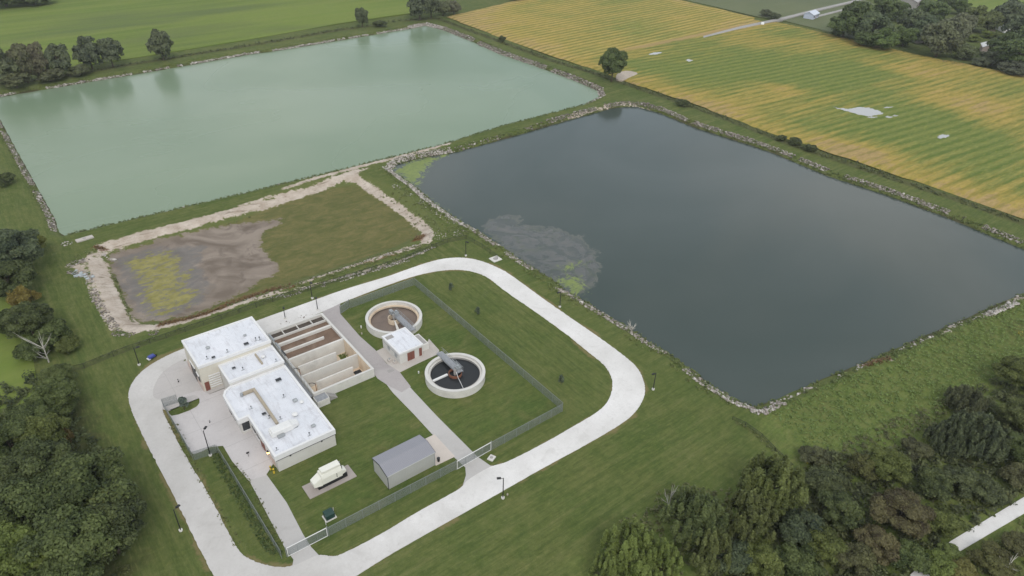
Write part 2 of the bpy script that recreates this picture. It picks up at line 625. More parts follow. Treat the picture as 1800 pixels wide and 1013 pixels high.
# gentle unevenness away from the built-up compound
far_k = np.clip(np.maximum(np.maximum(-8 - gx, gx - 100), np.maximum(gy - 380, 40 - gy)) / 25, 0, 1)
gz = gz + far_k * (wob(gx, gy, .06, .5) * .6 - .25) * (gz > -.05)
road_d = clipped(lambda x, y: np.minimum(seg_dist(x, y, ROAD_OUT), seg_dist(x, y, ROAD_IN)), ROAD_OUT, 12, 60.0)
sand = np.full(gx.shape, -20.0)
for L, w in SAND:
    Q = ats(L)
    sand = np.maximum(sand, clipped(lambda x, y: w - seg_dist(x, y, Q, False), Q, 8, -20.0))
reed = np.full(gx.shape, -20.0)
for L, w in REED:
    Q = ats(L)
    reed = np.maximum(reed, clipped(lambda x, y: w - seg_dist(x, y, Q, False), Q, 8, -20.0))
mud = clipped(lambda x, y: sdf(x, y, MUD), MUD, 8, -20.0)
alg = clipped(lambda x, y: sdf(x, y, ALG3), ALG3, 8, -20.0)
dk3 = clipped(lambda x, y: sdf(x, y, DK3), DK3, 8, -20.0)
MEADOW = ats([(1331, 722), (1800, 518), (1950, 470), (2400, 700), (1900, 1100), (900, 1150), (1040, 985), (1190, 870), (1390, 818), (1352, 778), (1310, 742)])
meadow = clipped(lambda x, y: sdf(x, y, MEADOW), MEADOW, 30, -40.0)
LAWN = ats([(500, 975), (575, 945), (990, 722), (728, 503), (600, 550), (690, 700)])
lawn = clipped(lambda x, y: sdf(x, y, LAWN), LAWN, 20, -40.0)
LEFTW = ats([(-200, 745), (0, 725), (60, 700), (115, 655), (160, 690), (200, 790), (260, 860), (240, 1030), (-250, 1060)])
leftw = clipped(lambda x, y: sdf(x, y, LEFTW), LEFTW, 20, -40.0)
ditch_lines = [[(0, 148), (100, 136), (240, 112), (340, 96), (480, 73), (590, 53), (700, 36), (770, 32), (800, 44), (880, 74), (981, 109), (1051, 131), (1219, 187), (1360, 242), (1507, 291), (1800, 392)],
               [(130, 650), (149, 646), (200, 625), (235, 612), (293, 593), (480, 529), (600, 492), (707, 459), (787, 424), (819, 418)],
               [(1296, 743), (1320, 756), (1360, 791), (1395, 825)], [(1365, 40), (1440, 62), (1533, 82), (1640, 106), (1795, 138)]]
ditch = np.full(gx.shape, -20.0)
for L, w in zip(ditch_lines, (2.2, .35, .5, 3.0)):
    Q = ats(L)
    ditch = np.maximum(ditch, clipped(lambda x, y: w - seg_dist(x, y, Q, False), Q, 8, -20.0))
bank = -np.minimum(np.minimum(np.abs(d1), np.abs(d2)), 60)

nx, ny = len(xs), len(ys)
ii = np.arange((ny - 1) * (nx - 1))
r_, c_ = ii // (nx - 1), ii % (nx - 1)
q = np.stack([r_ * nx + c_, r_ * nx + c_ + 1, (r_ + 1) * nx + c_ + 1, (r_ + 1) * nx + c_], 1)
cx = (gx[q[:, 0]] + gx[q[:, 2]]) / 2
cy = (gy[q[:, 0]] + gy[q[:, 2]]) / 2
q = q[~((cx > TANK[0]) & (cx < TANK[1]) & (cy > TANK[2]) & (cy < TANK[3]))]


def mat_ground():
    m, nt, b = mat('mown_grass_ground')
    n = N(nt)
    p = n.pos()
    big = n.noise(p, .018, 4, .55)
    mid = n.noise(p, .11, 5, .62, .4)
    fine = n.noise(p, 1.3, 4, .72)
    vfine = n.noise(p, 5.0, 2, .7)
    # mowing: streaks along the plant's two axes
    sa = n.noise(n.mapping(p, (.045, .85, 1), (0, 0, math.radians(4))), 1.0, 4, .62)
    sb = n.noise(n.mapping(p, (.85, .045, 1), (0, 0, math.radians(-2))), 1.0, 4, .62)
    X = n.sep(p)
    side = n.math('MAXIMUM', n.rng(X[0], 9, 15, 1, 0), n.math('MULTIPLY', n.rng(X[1], 64, 74), n.math('MULTIPLY', n.rng(X[0], 70, 75), n.rng(X[0], 92, 98, 1, 0))))
    stk = n.mix(side, sa, sb)
    c = n.mix(n.rng(big, .35, .65), (.082, .116, .038), (.112, .138, .054))
    c = n.mix(n.rng(mid, .38, .68), c, (.136, .148, .062))
    c = n.mix(n.rng(stk, .36, .50, .55, 0), c, (.066, .094, .032))
    c = n.mix(n.rng(stk, .52, .68, 0, .75), c, (.162, .166, .080))
    # lawn inside the fence: greener with dry patches
    lw = n.rng(n.attr('lawn'), -1.5, .5)
    lc = n.mix(n.rng(mid, .38, .62), (.078, .122, .038), (.128, .146, .056))
    lc = n.mix(n.rng(n.noise(p, .22, 5, .7, .8), .50, .68, 0, .65), lc, (.195, .172, .095))
    lc = n.mix(n.rng(stk, .38, .56, .5, 0), lc, (.068, .102, .034))
    c = n.mix(n.math('MULTIPLY', lw, .75), c, lc)
    # rough meadow
    me = n.rng(n.math('ADD', n.attr('meadow'), n.rng(mid, .3, .7, -4, 4)), -2, 3)
    v = n.voro(n.mapping(p, (1, 1, 1)), .55)
    mc = n.mix(n.rng(mid, .34, .66), (.085, .150, .038), (.125, .175, .052))
    mc = n.mix(n.rng(v, .15, .75, 0, .6), (.165, .185, .075), mc)
    mc = n.mix(n.rng(n.noise(p, .05, 5, .65), .55, .75, 0, .6), mc, (.115, .105, .055))
    c = n.mix(me, c, mc)
    # leaf litter under the woods
    c = n.mix(n.rng(n.math('ADD', n.attr('leftw'), n.rng(mid, .3, .7, -3, 3)), -1, 2.5), c, n.mix(fine, (.045, .052, .024), (.09, .09, .048)))
    # fine mown texture: short streaks of cut and standing blades
    fa = n.noise(n.mapping(p, (.35, 2.6, 1), (0, 0, math.radians(18))), 1.0, 3, .7)
    fb = n.noise(n.mapping(p, (2.4, .35, 1), (0, 0, math.radians(-6))), 1.0, 3, .7)
    fst = n.mix(side, fa, fb)
    c = n.mix(n.rng(fst, .30, .50, .50, 0), c, (.048, .070, .022))
    c = n.mix(n.rng(fst, .54, .74, 0, .55), c, (.20, .195, .095))
    blot = n.noise(p, .42, 4, .68, .7)
    c = n.mix(n.rng(blot, .36, .52, .38, 0), c, (.055, .085, .026))
    c = n.mix(n.rng(blot, .58, .74, 0, .35), c, (.175, .165, .085))
    # grain
    c = n.mix(n.rng(fine, .30, .72, .30, 0), c, (.040, .056, .020))
    c = n.mix(n.rng(fine, .56, .80, 0, .30), c, (.23, .225, .11))
    c = n.mix(n.rng(vfine, .35, .65, .18, 0), c, (.040, .054, .018))
    # bare verge by the road
    vr = n.math('ADD', n.attr('road'), n.rng(mid, .3, .7, -1.1, 1.3))
    vr = n.math('ADD', vr, n.rng(fine, .3, .7, -.35, .35))
    c = n.mix(n.rng(vr, .0, .55, .8, 0), c, n.mix(fine, (.13, .10, .055), (.24, .20, .13)))
    # rank growth along ditches and fence lines
    dt = n.math('ADD', n.attr('ditch'), n.rng(fine, .3, .7, -.8, .8))
    c = n.mix(n.rng(dt, -.4, .8, 0, .85), c, n.mix(n.noise(p, .9, 4, .7), (.045, .056, .026), (.115, .108, .06)))
    # banks: damp soil at the water, weedy above
    bk = n.math('ADD', n.attr('bank'), n.rng(mid, .3, .7, -.9, .9))
    c = n.mix(n.rng(bk, -3.2, -1.6, 0, .55), c, n.mix(fine, (.055, .085, .028), (.145, .15, .07)))
    c = n.mix(n.rng(bk, -.9, -.1, 0, .85), c, n.mix(fine, (.028, .028, .02), (.10, .085, .062)))
    # the drained lagoon
    z = X[2]
    lag = n.rng(n.attr('lagoon'), -5.5, -4.0)
    c = n.mix(n.math('MULTIPLY', lag, .65), c, n.mix(n.noise(p, .6, 4, .7), (.072, .105, .038), (.16, .155, .08)))
    inb = n.rng(n.math('ADD', n.attr('lagoon'), n.rng(fine, .3, .7, -.8, .8)), -.6, .6)
    vg = n.noise(n.mapping(p, (.5, 1, 1)), .35, 5, .66, .8)
    c = n.mix(inb, c, n.mix(n.rng(vg, .32, .66), (.085, .096, .040), (.165, .142, .075)))
    c = n.mix(n.math('MULTIPLY', inb, n.rng(fine, .45, .75, 0, .5)), c, (.075, .09, .034))
    md = n.math('ADD', n.attr('mud'), n.rng(n.noise(p, .45, 5, .7), .3, .7, -2.0, 1.2))
    flow = n.noise(p, .07, 3, .5, 2.2)
    mcol = n.mix(n.rng(flow, .36, .62), (.165, .134, .108), (.28, .235, .195))
    mcol = n.mix(n.rng(n.noise(p, .16, 4, .6, 1.2), .56, .66, 0, .5), mcol, (.125, .10, .083))
    mcol = n.mix(n.rng(n.attr('mud'), .4, 1.8, .55, 0), mcol, (.22, .185, .14))
    dk = n.math('ADD', n.attr('dk3'), n.rng(n.noise(p, .35, 5, .72), .3, .7, -2.2, 2.2))
    mcol = n.mix(n.rng(dk, -.6, 1.2, 0, .62), mcol, n.mix(fine, (.12, .122, .125), (.19, .18, .17)))
    al = n.math('ADD', n.attr('alg'), n.rng(n.noise(n.mapping(p, (.45, 1.0, 1), (0, 0, .25)), .55, 6, .74),   .3, .7, -4.4, 2.4))
    mcol = n.mix(n.rng(al, -.2, .9, 0, .92), mcol, n.mix(n.rng(n.noise(p, .5, 4), .35, .65), (.21, .195, .06), (.30, .275, .10)))
    mcol = n.mix(n.math('MULTIPLY', n.rng(n.noise(n.mapping(p, (.6, 1.2, 1)), .55, 5, .72, .8), .52, .60, 0, .75), n.rng(n.attr('dk3'), -.5, 1)), mcol, (.16, .155, .145))
    c = n.mix(n.rng(md, -.15, .35), c, mcol)
    # sand and bare clay bands
    sd = n.math('ADD', n.attr('sand'), n.rng(n.noise(p, .5, 5, .72, .5), .3, .7, -.8, .8))
    er = n.noise(n.mapping(p, (.12, 1.6, 1)), .8, 4, .7)
    sc = n.mix(n.rng(n.noise(p, .28, 5, .65), .35, .65), (.38, .315, .255), (.54, .475, .41))
    sc = n.mix(n.rng(er, .58, .66, 0, .7), sc, (.17, .14, .10))
    sc = n.mix(n.rng(n.noise(p, 1.7, 3, .7), .60, .70, 0, .6), sc, (.12, .115, .07))
    c = n.mix(n.rng(sd, -.1, .3), c, sc)
    rd = n.math('ADD', n.attr('reed'), n.rng(fine, .3, .7, -.8, .8))
    c = n.mix(n.rng(rd, -.3, .5, 0, .9), c, n.mix(fine, (.075, .035, .018), (.18, .085, .045)))
    grassy = n.math('SUBTRACT', 1.0, n.math('MAXIMUM', n.rng(md, -.15, .35), n.rng(sd, -.1, .3)))
    c = n.mix(n.math('MULTIPLY', grassy, .8), c, n.mix(1.0, c, (1.08, 1.10, .80), 'MULTIPLY'))
    n._set(b.inputs['Base Color'], c)
    b.inputs['Roughness'].default_value = .95
    b.inputs['Specular IOR Level'].default_value = .12
    h = n.math('ADD', n.math('MULTIPLY', fine, 1.0), n.math('MULTIPLY', vfine, .5))
    n.link(n.bump(h, .55, .25), b.inputs['Normal'])
    return m


AT = {k: ('POINT', a) for k, a in dict(road=road_d, sand=sand, mud=mud, alg=alg, dk3=dk3, lagoon=d3, reed=reed, meadow=meadow, lawn=lawn, leftw=leftw, ditch=ditch, bank=bank).items()}
g = mesh_np('ground', np.stack([gx, gy, gz], 1), q, mat_ground(), AT, smooth=True)
g['kind'] = 'structure'


def ground_z(x, y):
    x = np.asarray(x, float)
    y = np.asarray(y, float)
    return height(sdf(x, y, P1), sdf(x, y, P2), sdf(x, y, P3), x, y)


# ------------------------------------------------------------------ hay field and far pasture
def mat_hay():
    m, nt, b = mat('green_hay_field')
    n = N(nt)
    p = n.pos()
    big = n.noise(p, .008, 4, .55, .6)
    st = n.noise(n.mapping(p, (.010, .17, 1), (0, 0, math.radians(17))), 1, 4, .6)
    sw = n.noise(n.mapping(p, (.006, .03, 1), (0, 0, math.radians(17))), 1, 3, .55)
    fine = n.noise(p, .5, 4, .7)
    c = n.mix(n.rng(big, .38, .62), (.115, .170, .034), (.160, .215, .045))
    c = n.mix(n.rng(st, .38, .62, 0, .75), c, (.19, .225, .058))
    c = n.mix(n.rng(sw, .52, .66, 0, .75), c, (.108, .140, .052))
    c = n.mix(n.rng(fine, .3, .7, .25, 0), c, (.075, .10, .034))
    n._set(b.inputs['Base Color'], c)
    b.inputs['Roughness'].default_value = .95
    b.inputs['Specular IOR Level'].default_value = .1
    return m


HAY = ats([(-260, 185), (0, 136), (100, 124), (240, 102), (340, 86), (480, 63), (590, 43), (690, 28), (724, 24), (720, -5), (700, -40), (560, -90), (0, -110), (-420, 40)])
sheet('hay_field', [HAY], .25, mat_hay(), .6)


def mat_pasture():
    m, nt, b = mat('far_pasture')
    n = N(nt)
    p = n.pos()
    c = n.mix(n.rng(n.noise(p, .008, 4), .35, .65), (.085, .108, .045), (.115, .135, .055))
    c = n.mix(n.rng(n.noise(n.mapping(p, (.02, .2, 1)), 1, 4), .45, .7, 0, .5), c, (.135, .14, .07))
    n._set(b.inputs['Base Color'], c)
    b.inputs['Roughness'].default_value = .95
    return m


sheet('side_meadow', [smooth_loop(ats([(-160, 520), (20, 515), (48, 560), (60, 640), (66, 690), (40, 712), (-20, 722), (-200, 740)]), 1)], .03, mat_hay(), .2)
PAST = ats([(1110, -30), (1195, -2), (1260, 13), (1328, 29), (1365, 34), (1440, 52), (1500, 69), (1560, 82), (1560, 20), (1480, -20), (1300, -60)])
sheet('pasture', [PAST], .2, mat_pasture(), .5)
LAWN2 = ats([(1690, 20), (1800, 24), (1900, 40), (1900, -30), (1620, -30), (1640, 0)])
sheet('far_meadow', [LAWN2], .2, mat_hay(), .5)


# ------------------------------------------------------------------ soy field
def mat_crop():
    m, nt, b = mat('ripening_soy_rows')
    n = N(nt)
    p = n.pos()
    X = n.sep(p)
    warp = n.math('MULTIPLY', n.math('SUBTRACT', n.noise(p, .006, 3), .5), 14)
    lower = n.math('LESS_THAN', X[1], 256)
    # rows: slightly different headings either side of the lane
    ang1, ang2 = math.radians(-6), math.radians(4)
    v1 = n.math('ADD', n.math('MULTIPLY', X[0], -math.sin(ang1)), n.math('MULTIPLY', X[1], math.cos(ang1)))
    v2 = n.math('ADD', n.math('MULTIPLY', X[0], -math.sin(ang2)), n.math('MULTIPLY', X[1], math.cos(ang2)))
    u = n.math('ADD', n.math('MULTIPLY', n.math('ADD', v1, n.math('MULTIPLY', warp, .55)), 1 / 4.2), 0)
    w = n.math('ADD', n.math('MULTIPLY', n.math('ADD', v2, n.math('MULTIPLY', warp, .35)), 1 / 4.0), 0)
    ph = n.mix(lower, w, u)
    tri = n.math('PINGPONG', ph, .5)                                    # 0 .. .5
    edge = n.noise(p, .16, 4, .7)
    rowline = n.math('ADD', tri, n.rng(edge, .3, .7, -.20, .20))
    sa = n.noise(n.mapping(p, (.025, .55, 1), (0, 0, math.radians(6))), 1, 4, .65)
    patch = n.math('ADD', n.noise(p, .013, 4, .6, .5), n.rng(sa, .3, .7, -.17, .17))
    edgef = n.attr('edge')
    # headlands turn first: gold at the rim, greener in the middle
    ripe = n.math('ADD', patch, n.rng(n.math('ADD', edgef, n.rng(edge, .3, .7, -7, 7)), 3, 18, .24, 0))
    ripe = n.math('ADD', ripe, n.attr('ripe'))
    ripe = n.math('ADD', ripe, n.math('MULTIPLY', n.math('SUBTRACT', 1.0, lower), .05))
    green = n.mix(n.mix(lower, sa, sa), (.115, .160, .040), (.185, .215, .058))
    gold = n.mix(sa, (.35, .255, .062), (.42, .315, .090))
    c = n.mix(n.rng(ripe, .40, .76), green, gold)
    c = n.mix(n.rng(ripe, .74, .84, 0, .75), c, (.36, .25, .135))
    c = n.mix(n.math('MULTIPLY', n.rng(rowline, .04, .20, 1, 0), n.math('MULTIPLY_ADD', lower, -.24, .80)), c, n.mix(n.math('MAXIMUM', n.math('SUBTRACT', 1.0, lower), n.rng(ripe, .5, .7)), (.075, .130, .026), (.20, .185, .040)))
    hi = n.math('MULTIPLY', n.rng(n.math('ADD', n.math('PINGPONG', n.math('ADD', ph, .5), .5), n.rng(edge, .3, .7, -.12, .12)), .05, .24, 1, 0), n.math('SUBTRACT', .72, n.math('MULTIPLY', lower, .52)))
    c = n.mix(hi, c, n.mix(n.rng(ripe, .40, .60), (.36, .34, .105), (.48, .37, .125)))
    fine = n.noise(n.mapping(p, (.35, 1.2, 1), (0, 0, math.radians(6))), 1.0, 4, .72)
    c = n.mix(n.rng(fine, .30, .60, .38, 0), c, (.10, .105, .024))
    c = n.mix(n.rng(fine, .56, .78, 0, .4), c, (.44, .33, .09))
    lane = n.math('ADD', n.math('ABSOLUTE', n.math('SUBTRACT', X[1], 256.3)), n.rng(edge, .3, .7, -1.2, 1.2))
    c = n.mix(n.math('MULTIPLY', n.rng(lane, 1.2, 3.2, .75, 0), n.rng(X[0], 262, 285)), c, (.36, .25, .12))
    n._set(b.inputs['Base Color'], c)
    b.inputs['Roughness'].default_value = .95
    b.inputs['Specular IOR Level'].default_value = .08
    n.link(n.bump(fine, .6, .4), b.inputs['Normal'])
    return m


fx, fy = np.meshgrid(axis([(230, 330, 3), (330, 620, 8)]), axis([(-60, 420, 4)]))
fsh = fx.shape
fx, fy = fx.ravel(), fy.ravel()
fd = sdf(fx, fy, FIELD)
# real patches surveyed from the photo: drought-browned and late-green areas
ripe = np.zeros(fx.shape)
for (px, py, r, a) in [(1740, 205, 24, .20), (1690, 185, 20, .18), (1640, 120, 20, .22), (1600, 130, 12, .14), (1375, 158, 9, .24), (1475, 265, 11, .24), (1530, 275, 10, .2), (1450, 130, 32, -.12), (1320, 130, 28, -.10), (1650, 240, 22, -.20),
                       (1560, 215, 22, -.16), (1230, 130, 22, -.12), (1720, 310, 14, -.06), (960, 75, 20, .2), (880, 40, 22, .1), (1050, 40, 30, -.04), (1010, 15, 25, .1), (1150, 70, 20, .08), (1250, 60, 18, .14), (1780, 170, 22, .14), (1760, 360, 18, .08), (1700, 260, 26, -.10), (1600, 190, 20, -.08)]:
    x0, y0 = at(px, py)
    ripe += a * np.exp(-((fx - x0) ** 2 + (fy - y0) ** 2) / (r * r))
q2x, q2y = fsh[1], fsh[0]
i2 = np.arange((q2y - 1) * (q2x - 1))
r2, c2 = i2 // (q2x - 1), i2 % (q2x - 1)
fq = np.stack([r2 * q2x + c2, r2 * q2x + c2 + 1, (r2 + 1) * q2x + c2 + 1, (r2 + 1) * q2x + c2], 1)
# snap the rim of the grid onto the outline so its edge is clean
P = np.asarray(FIELD)
keep = (fd[fq] > -1e-6).any(1)
out = fd < 0
use = np.unique(fq[keep])
for i in use[out[use]]:
    best, bp = 1e9, None
    for k in range(len(P)):
        a, bb = P[k], P[(k + 1) % len(P)]
        d = bb - a
        t = np.clip(((fx[i] - a[0]) * d[0] + (fy[i] - a[1]) * d[1]) / (d @ d), 0, 1)
        s = a + t * d
        dd = math.hypot(fx[i] - s[0], fy[i] - s[1])
        if dd < best:
            best, bp = dd, s
    fx[i], fy[i] = bp
fd = np.maximum(fd, 0)
fz = .12 + np.clip(fd / 1.5, 0, 1) * .55
fo = mesh_np('crop_field', np.stack([fx, fy, fz], 1), fq[keep], mat_crop(), {'edge': ('POINT', fd), 'ripe': ('POINT', ripe)})
fo['kind'] = 'structure'


# ------------------------------------------------------------------ water
def mat_water(name, deep, rough, scum=False):
    m, nt, b = mat(name)
    n = N(nt)
    p = n.pos()
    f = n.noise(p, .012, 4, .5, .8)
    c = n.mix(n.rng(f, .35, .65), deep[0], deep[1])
    rg = n.rng(n.noise(p, .01, 3, .5, 1), .35, .65, rough * .7, rough * 1.3)
    if scum:
        sc = n.attr('scum')
        nn = n.noise(p, .16, 5, .62, 1.8)
        a = n.math('ADD', sc, n.rng(nn, .3, .7, -2.5, 2.5))
        band = n.noise(n.mapping(p, (1, 1, 1)), .22, 4, .6, 2.6)
        sccol = n.mix(n.rng(band, .34, .66), (.125, .128, .130), (.20, .185, .175))
        sccol = n.mix(n.rng(n.noise(p, .12, 4, .6, 2), .55, .66, 0, .7), sccol, (.11, .13, .065))
        f1 = n.math('MULTIPLY', n.rng(a, -1.5, 3.5, 0, .62, True), n.rng(n.noise(p, .10, 4, .6, 2.2), .35, .62, .35, 1))
        c = n.mix(f1, c, sccol)
        rim = n.math('MULTIPLY', n.rng(a, -.3, .25), n.rng(a, .3, 1.6, 1, 0))
        c = n.mix(n.math('MULTIPLY', rim, .35), c, (.21, .20, .155))
        al = n.math('ADD', n.attr('algae'), n.rng(n.noise(p, .30, 6, .76, 1.6), .3, .7, -4.2, 2.6))
        f2 = n.math('MULTIPLY', n.rng(al, -.8, 1.1), .85)
        c = n.mix(f2, c, n.mix(n.rng(n.noise(p, 1.1, 3), .3, .7), (.15, .20, .05), (.235, .285, .07)))
        rg = n.math('ADD', rg, n.math('MULTIPLY', n.math('MAXIMUM', f1, f2), .5))
    n._set(b.inputs['Base Color'], c)
    n._set(b.inputs['Roughness'], rg)
    b.inputs['IOR'].default_value = 1.333
    return m


def water(name, poly, grow, st, m, attrs):
    A = np.asarray(poly)
    wx, wy = np.meshgrid(np.arange(A[:, 0].min() - grow, A[:, 0].max() + grow + st, st), np.arange(A[:, 1].min() - grow, A[:, 1].max() + grow + st, st))
    ny_, nx_ = wx.shape
    wx, wy = wx.ravel(), wy.ravel()
    d = sdf(wx, wy, poly)
    i = np.arange((ny_ - 1) * (nx_ - 1))
    r, c = i // (nx_ - 1), i % (nx_ - 1)
    f = np.stack([r * nx_ + c, r * nx_ + c + 1, (r + 1) * nx_ + c + 1, (r + 1) * nx_ + c], 1)
    f = f[(d[f] > -grow).any(1)]
    u, inv = np.unique(f, return_inverse=True)
    f = inv.reshape(f.shape)
    wx, wy = wx[u], wy[u]
    o = mesh_np(name, np.stack([wx, wy, np.full(wx.shape, ZW)], 1), f, m, {k: ('POINT', fn(wx, wy)) for k, fn in attrs.items()})
    o['kind'] = 'structure'
    return o


SCUM = ats([(845, 398), (868, 382), (893, 377), (908, 381), (914, 397), (975, 402), (1022, 418), (1047, 441), (1052, 470), (1036, 500), (1012, 522), (985, 510), (930, 472), (880, 432)], ZW)
ALG = [ats(L, ZW) for L in ([(686, 298), (733, 279), (800, 268), (770, 281), (750, 300), (738, 318), (734, 332), (705, 312)],
                            [(984, 471), (1008, 459), (1030, 459), (1012, 470), (992, 474)], [(975, 490), (1012, 484), (1030, 494), (1026, 522), (1000, 515)],
                            [(735, 334), (762, 355), (812, 392), (808, 393), (756, 356)])]
water('pond_water', P1, 2.0, 2.5, mat_water('milky_green_water', ((.165, .230, .148), (.20, .262, .175)), .26), {})
water('lagoon_water', P2, 2.0, 1.5, mat_water('dark_lagoon_water', ((.046, .062, .054), (.066, .082, .074)), .10, True),  # base tones lifted and mottled: part of the sky reflection painted into the colour
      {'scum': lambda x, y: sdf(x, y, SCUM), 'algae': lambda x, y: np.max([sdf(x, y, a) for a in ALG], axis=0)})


def mat_puddle():
    m, nt, b = mat('puddle_water')
    b.inputs['Base Color'].default_value = (.42, .41, .39, 1)
    b.inputs['Roughness'].default_value = .04
    b.inputs['IOR'].default_value = 1.45
    return m


PUD = mat_puddle()


for L in ([(1463, 188), (1472, 191), (1490, 196), (1503, 200), (1522, 205), (1540, 203), (1553, 200), (1546, 195), (1528, 190), (1508, 188), (1495, 192), (1482, 191)],
          [(1648, 241), (1655, 237), (1666, 237), (1670, 240), (1658, 243), (1652, 244)], [(1138, 96), (1152, 92), (1166, 92), (1158, 95), (1145, 97)],
          [(1206, 105), (1213, 104), (1217, 107), (1210, 109)], [(1556, 205), (1562, 204), (1569, 206), (1562, 208)], [(1552, 190), (1560, 188), (1570, 188), (1562, 190)], [(1524, 206), (1534, 205), (1542, 206), (1532, 208)], [(1570, 203), (1574, 202), (1577, 204), (1572, 205)]):
    sheet('puddle_water', [ragged(smooth_loop(ats(L, .7), 1), .32, len(L))], .75, PUD, .2)
sheet('bare_earth', [smooth_loop(ats([(1082, 135), (1088, 127), (1104, 124), (1124, 129), (1112, 134), (1096, 141), (1084, 140)], .7), 1)], .74,
      plain('bare_pale_earth', (.42, .36, .30), .95, var=.15, scale=.6), .8)

# ------------------------------------------------------------------ roads and pads
sheet('ring_road', [ragged(smooth_loop(ROAD_OUT, 2), .03, 1), ragged(smooth_loop(ROAD_IN, 2), .03, 2)], .075, MT['road'], .2)
sheet('apron', [ats([(331, 624), (285, 648), (268, 674), (263, 690), (266, 709), (285, 720), (300, 722)]) + [(11.0, 118.1), (22.6, 118.4), (22.6, 131.0), (18, 131.5)]], .058, MT['apron'], .2)
ISL = smooth_loop(ats([(287, 712), (318, 702), (345, 693), (353, 706), (344, 718), (304, 733), (296, 727)]), 1)
sheet('court_pavement', [ats([(283, 708), (345, 688), (356, 687)]) + [(19.0, 118.2), (23.5, 118.2), (23.5, 91.6)] + ats([(480, 816), (467, 837), (437, 845), (408, 811), (392, 784), (371, 786), (352, 795), (339, 799), (321, 770), (304, 739)]), ISL], .066, MT['court'], .2)
sheet('driveway', [ats([(437, 843), (468, 834), (504, 884), (533, 940), (547, 962), (562, 978), (552, 992), (513, 1001), (516, 984), (501, 964), (470, 905)])], .062, MT['drive'], .2)
sheet('service_drive', [ats([(672, 666), (690, 690), (727, 728), (761, 765), (799, 805), (818, 822), (819, 836), (812, 859), (850, 845), (884, 820), (862, 819), (839, 803), (823, 787), (767, 731), (727, 688), (706, 664)])], .054, MT['drive'], .2)
sheet('plant_path', [ats([(566, 546), (598, 532), (598, 552), (633, 592), (660, 616), (680, 640), (702, 654), (722, 680), (706, 690), (687, 681), (664, 666), (650, 648), (607, 597), (570, 560)])], .070, MT['asphalt'], .2)
sheet('building_pad', [ats([(661, 618), (690, 604), (742, 622), (754, 596), (772, 616), (772, 622), (731, 641), (699, 657), (683, 642)])], .062, MT['concrete_pad'], .2)
sheet('shed_pad', [ats([(747, 772), (764, 764), (800, 803), (766, 819)])], .066, plain('new_concrete', (.56, .50, .45), .9, var=.05, scale=.4, dirt=(.40, .35, .31)), .2)
sheet('gravel_trail', [ats([(1560, 1046), (1640, 975), (1672, 951), (1800, 874), (2000, 760), (2000, 790), (1800, 903), (1683, 972), (1600, 1046)])], .06, MT['road'], .2)
sheet('farm_lane', [ats([(1236, 66), (1300, 49), (1375, 33), (1430, 19), (1495, 4), (1560, -14), (1560, -11), (1495, 7), (1430, 23), (1375, 37), (1300, 53), (1236, 69)])], .8, MT['concrete_grey'], 1.0)
sheet('farm_track', [ats([(1431, 30), (1490, 15), (1530, 5), (1530, 8), (1490, 18), (1431, 33)])], .5, MT['concrete_grey'], .6)
for L in ([(330, 600), (331, 599)],):
    pass

# ------------------------------------------------------------------ plant matter: leaves
def leaf_mat(low=False):
    m, nt, b = mat('weed_leaves' if low else 'foliage')
    n = N(nt)
    oi = nt.nodes.new('ShaderNodeObjectInfo')
    t = n.attr('tint')
    hue = n.attr('hue')
    c = n.mix(n.rng(t, 0, 1, .0, 1), n.mix(.18 if low else .50, oi.outputs['Color'], (.0, .0, .0)), n.mix(.16, oi.outputs['Color'], (.55, .60, .22)))
    c = n.mix(n.rng(hue, .78, 1.0, 0, .35), c, (.125, .105, .028))
    n._set(b.inputs['Base Color'], c)
    b.inputs['Roughness'].default_value = .6
    b.inputs['Specular IOR Level'].default_value = .25
    tr = nt.nodes.new('ShaderNodeBsdfTranslucent')
    n._set(tr.inputs['Color'], c)
    mx = nt.nodes.new('ShaderNodeMixShader')
    mx.inputs[0].default_value = .18
    out = [x for x in nt.nodes if x.type == 'OUTPUT_MATERIAL'][0]
    n.link(b.outputs[0], mx.inputs[1])
    n.link(tr.outputs[0], mx.inputs[2])
    n.link(mx.outputs[0], out.inputs[0])
    return m


LEAF = leaf_mat()
WEED = leaf_mat(True)


def leaf_quads(pos, nrm, size, rg, aspect=1.5, upright=0.0):
    """one folded-free diamond per leaf clump: arrays of verts and quads"""
    n = len(pos)
    nrm = nrm / np.maximum(np.linalg.norm(nrm, axis=1, keepdims=True), 1e-6)
    r = rg.normal(size=(n, 3))
    r[:, 2] += upright * 3
    u = r - (r * nrm).sum(1, keepdims=True) * nrm
    u /= np.maximum(np.linalg.norm(u, axis=1, keepdims=True), 1e-6)
    w = np.cross(nrm, u)
    s = (size * rg.uniform(.6, 1.35, n))[:, None]
    a = u * s * aspect * .5
    b = w * s * .5
    v = np.stack([pos - a, pos + b * .9 + a * .1, pos + a, pos - b * .9 + a * .1], 1).reshape(-1, 3)
    f = np.arange(4 * n).reshape(-1, 4)
    return v, f


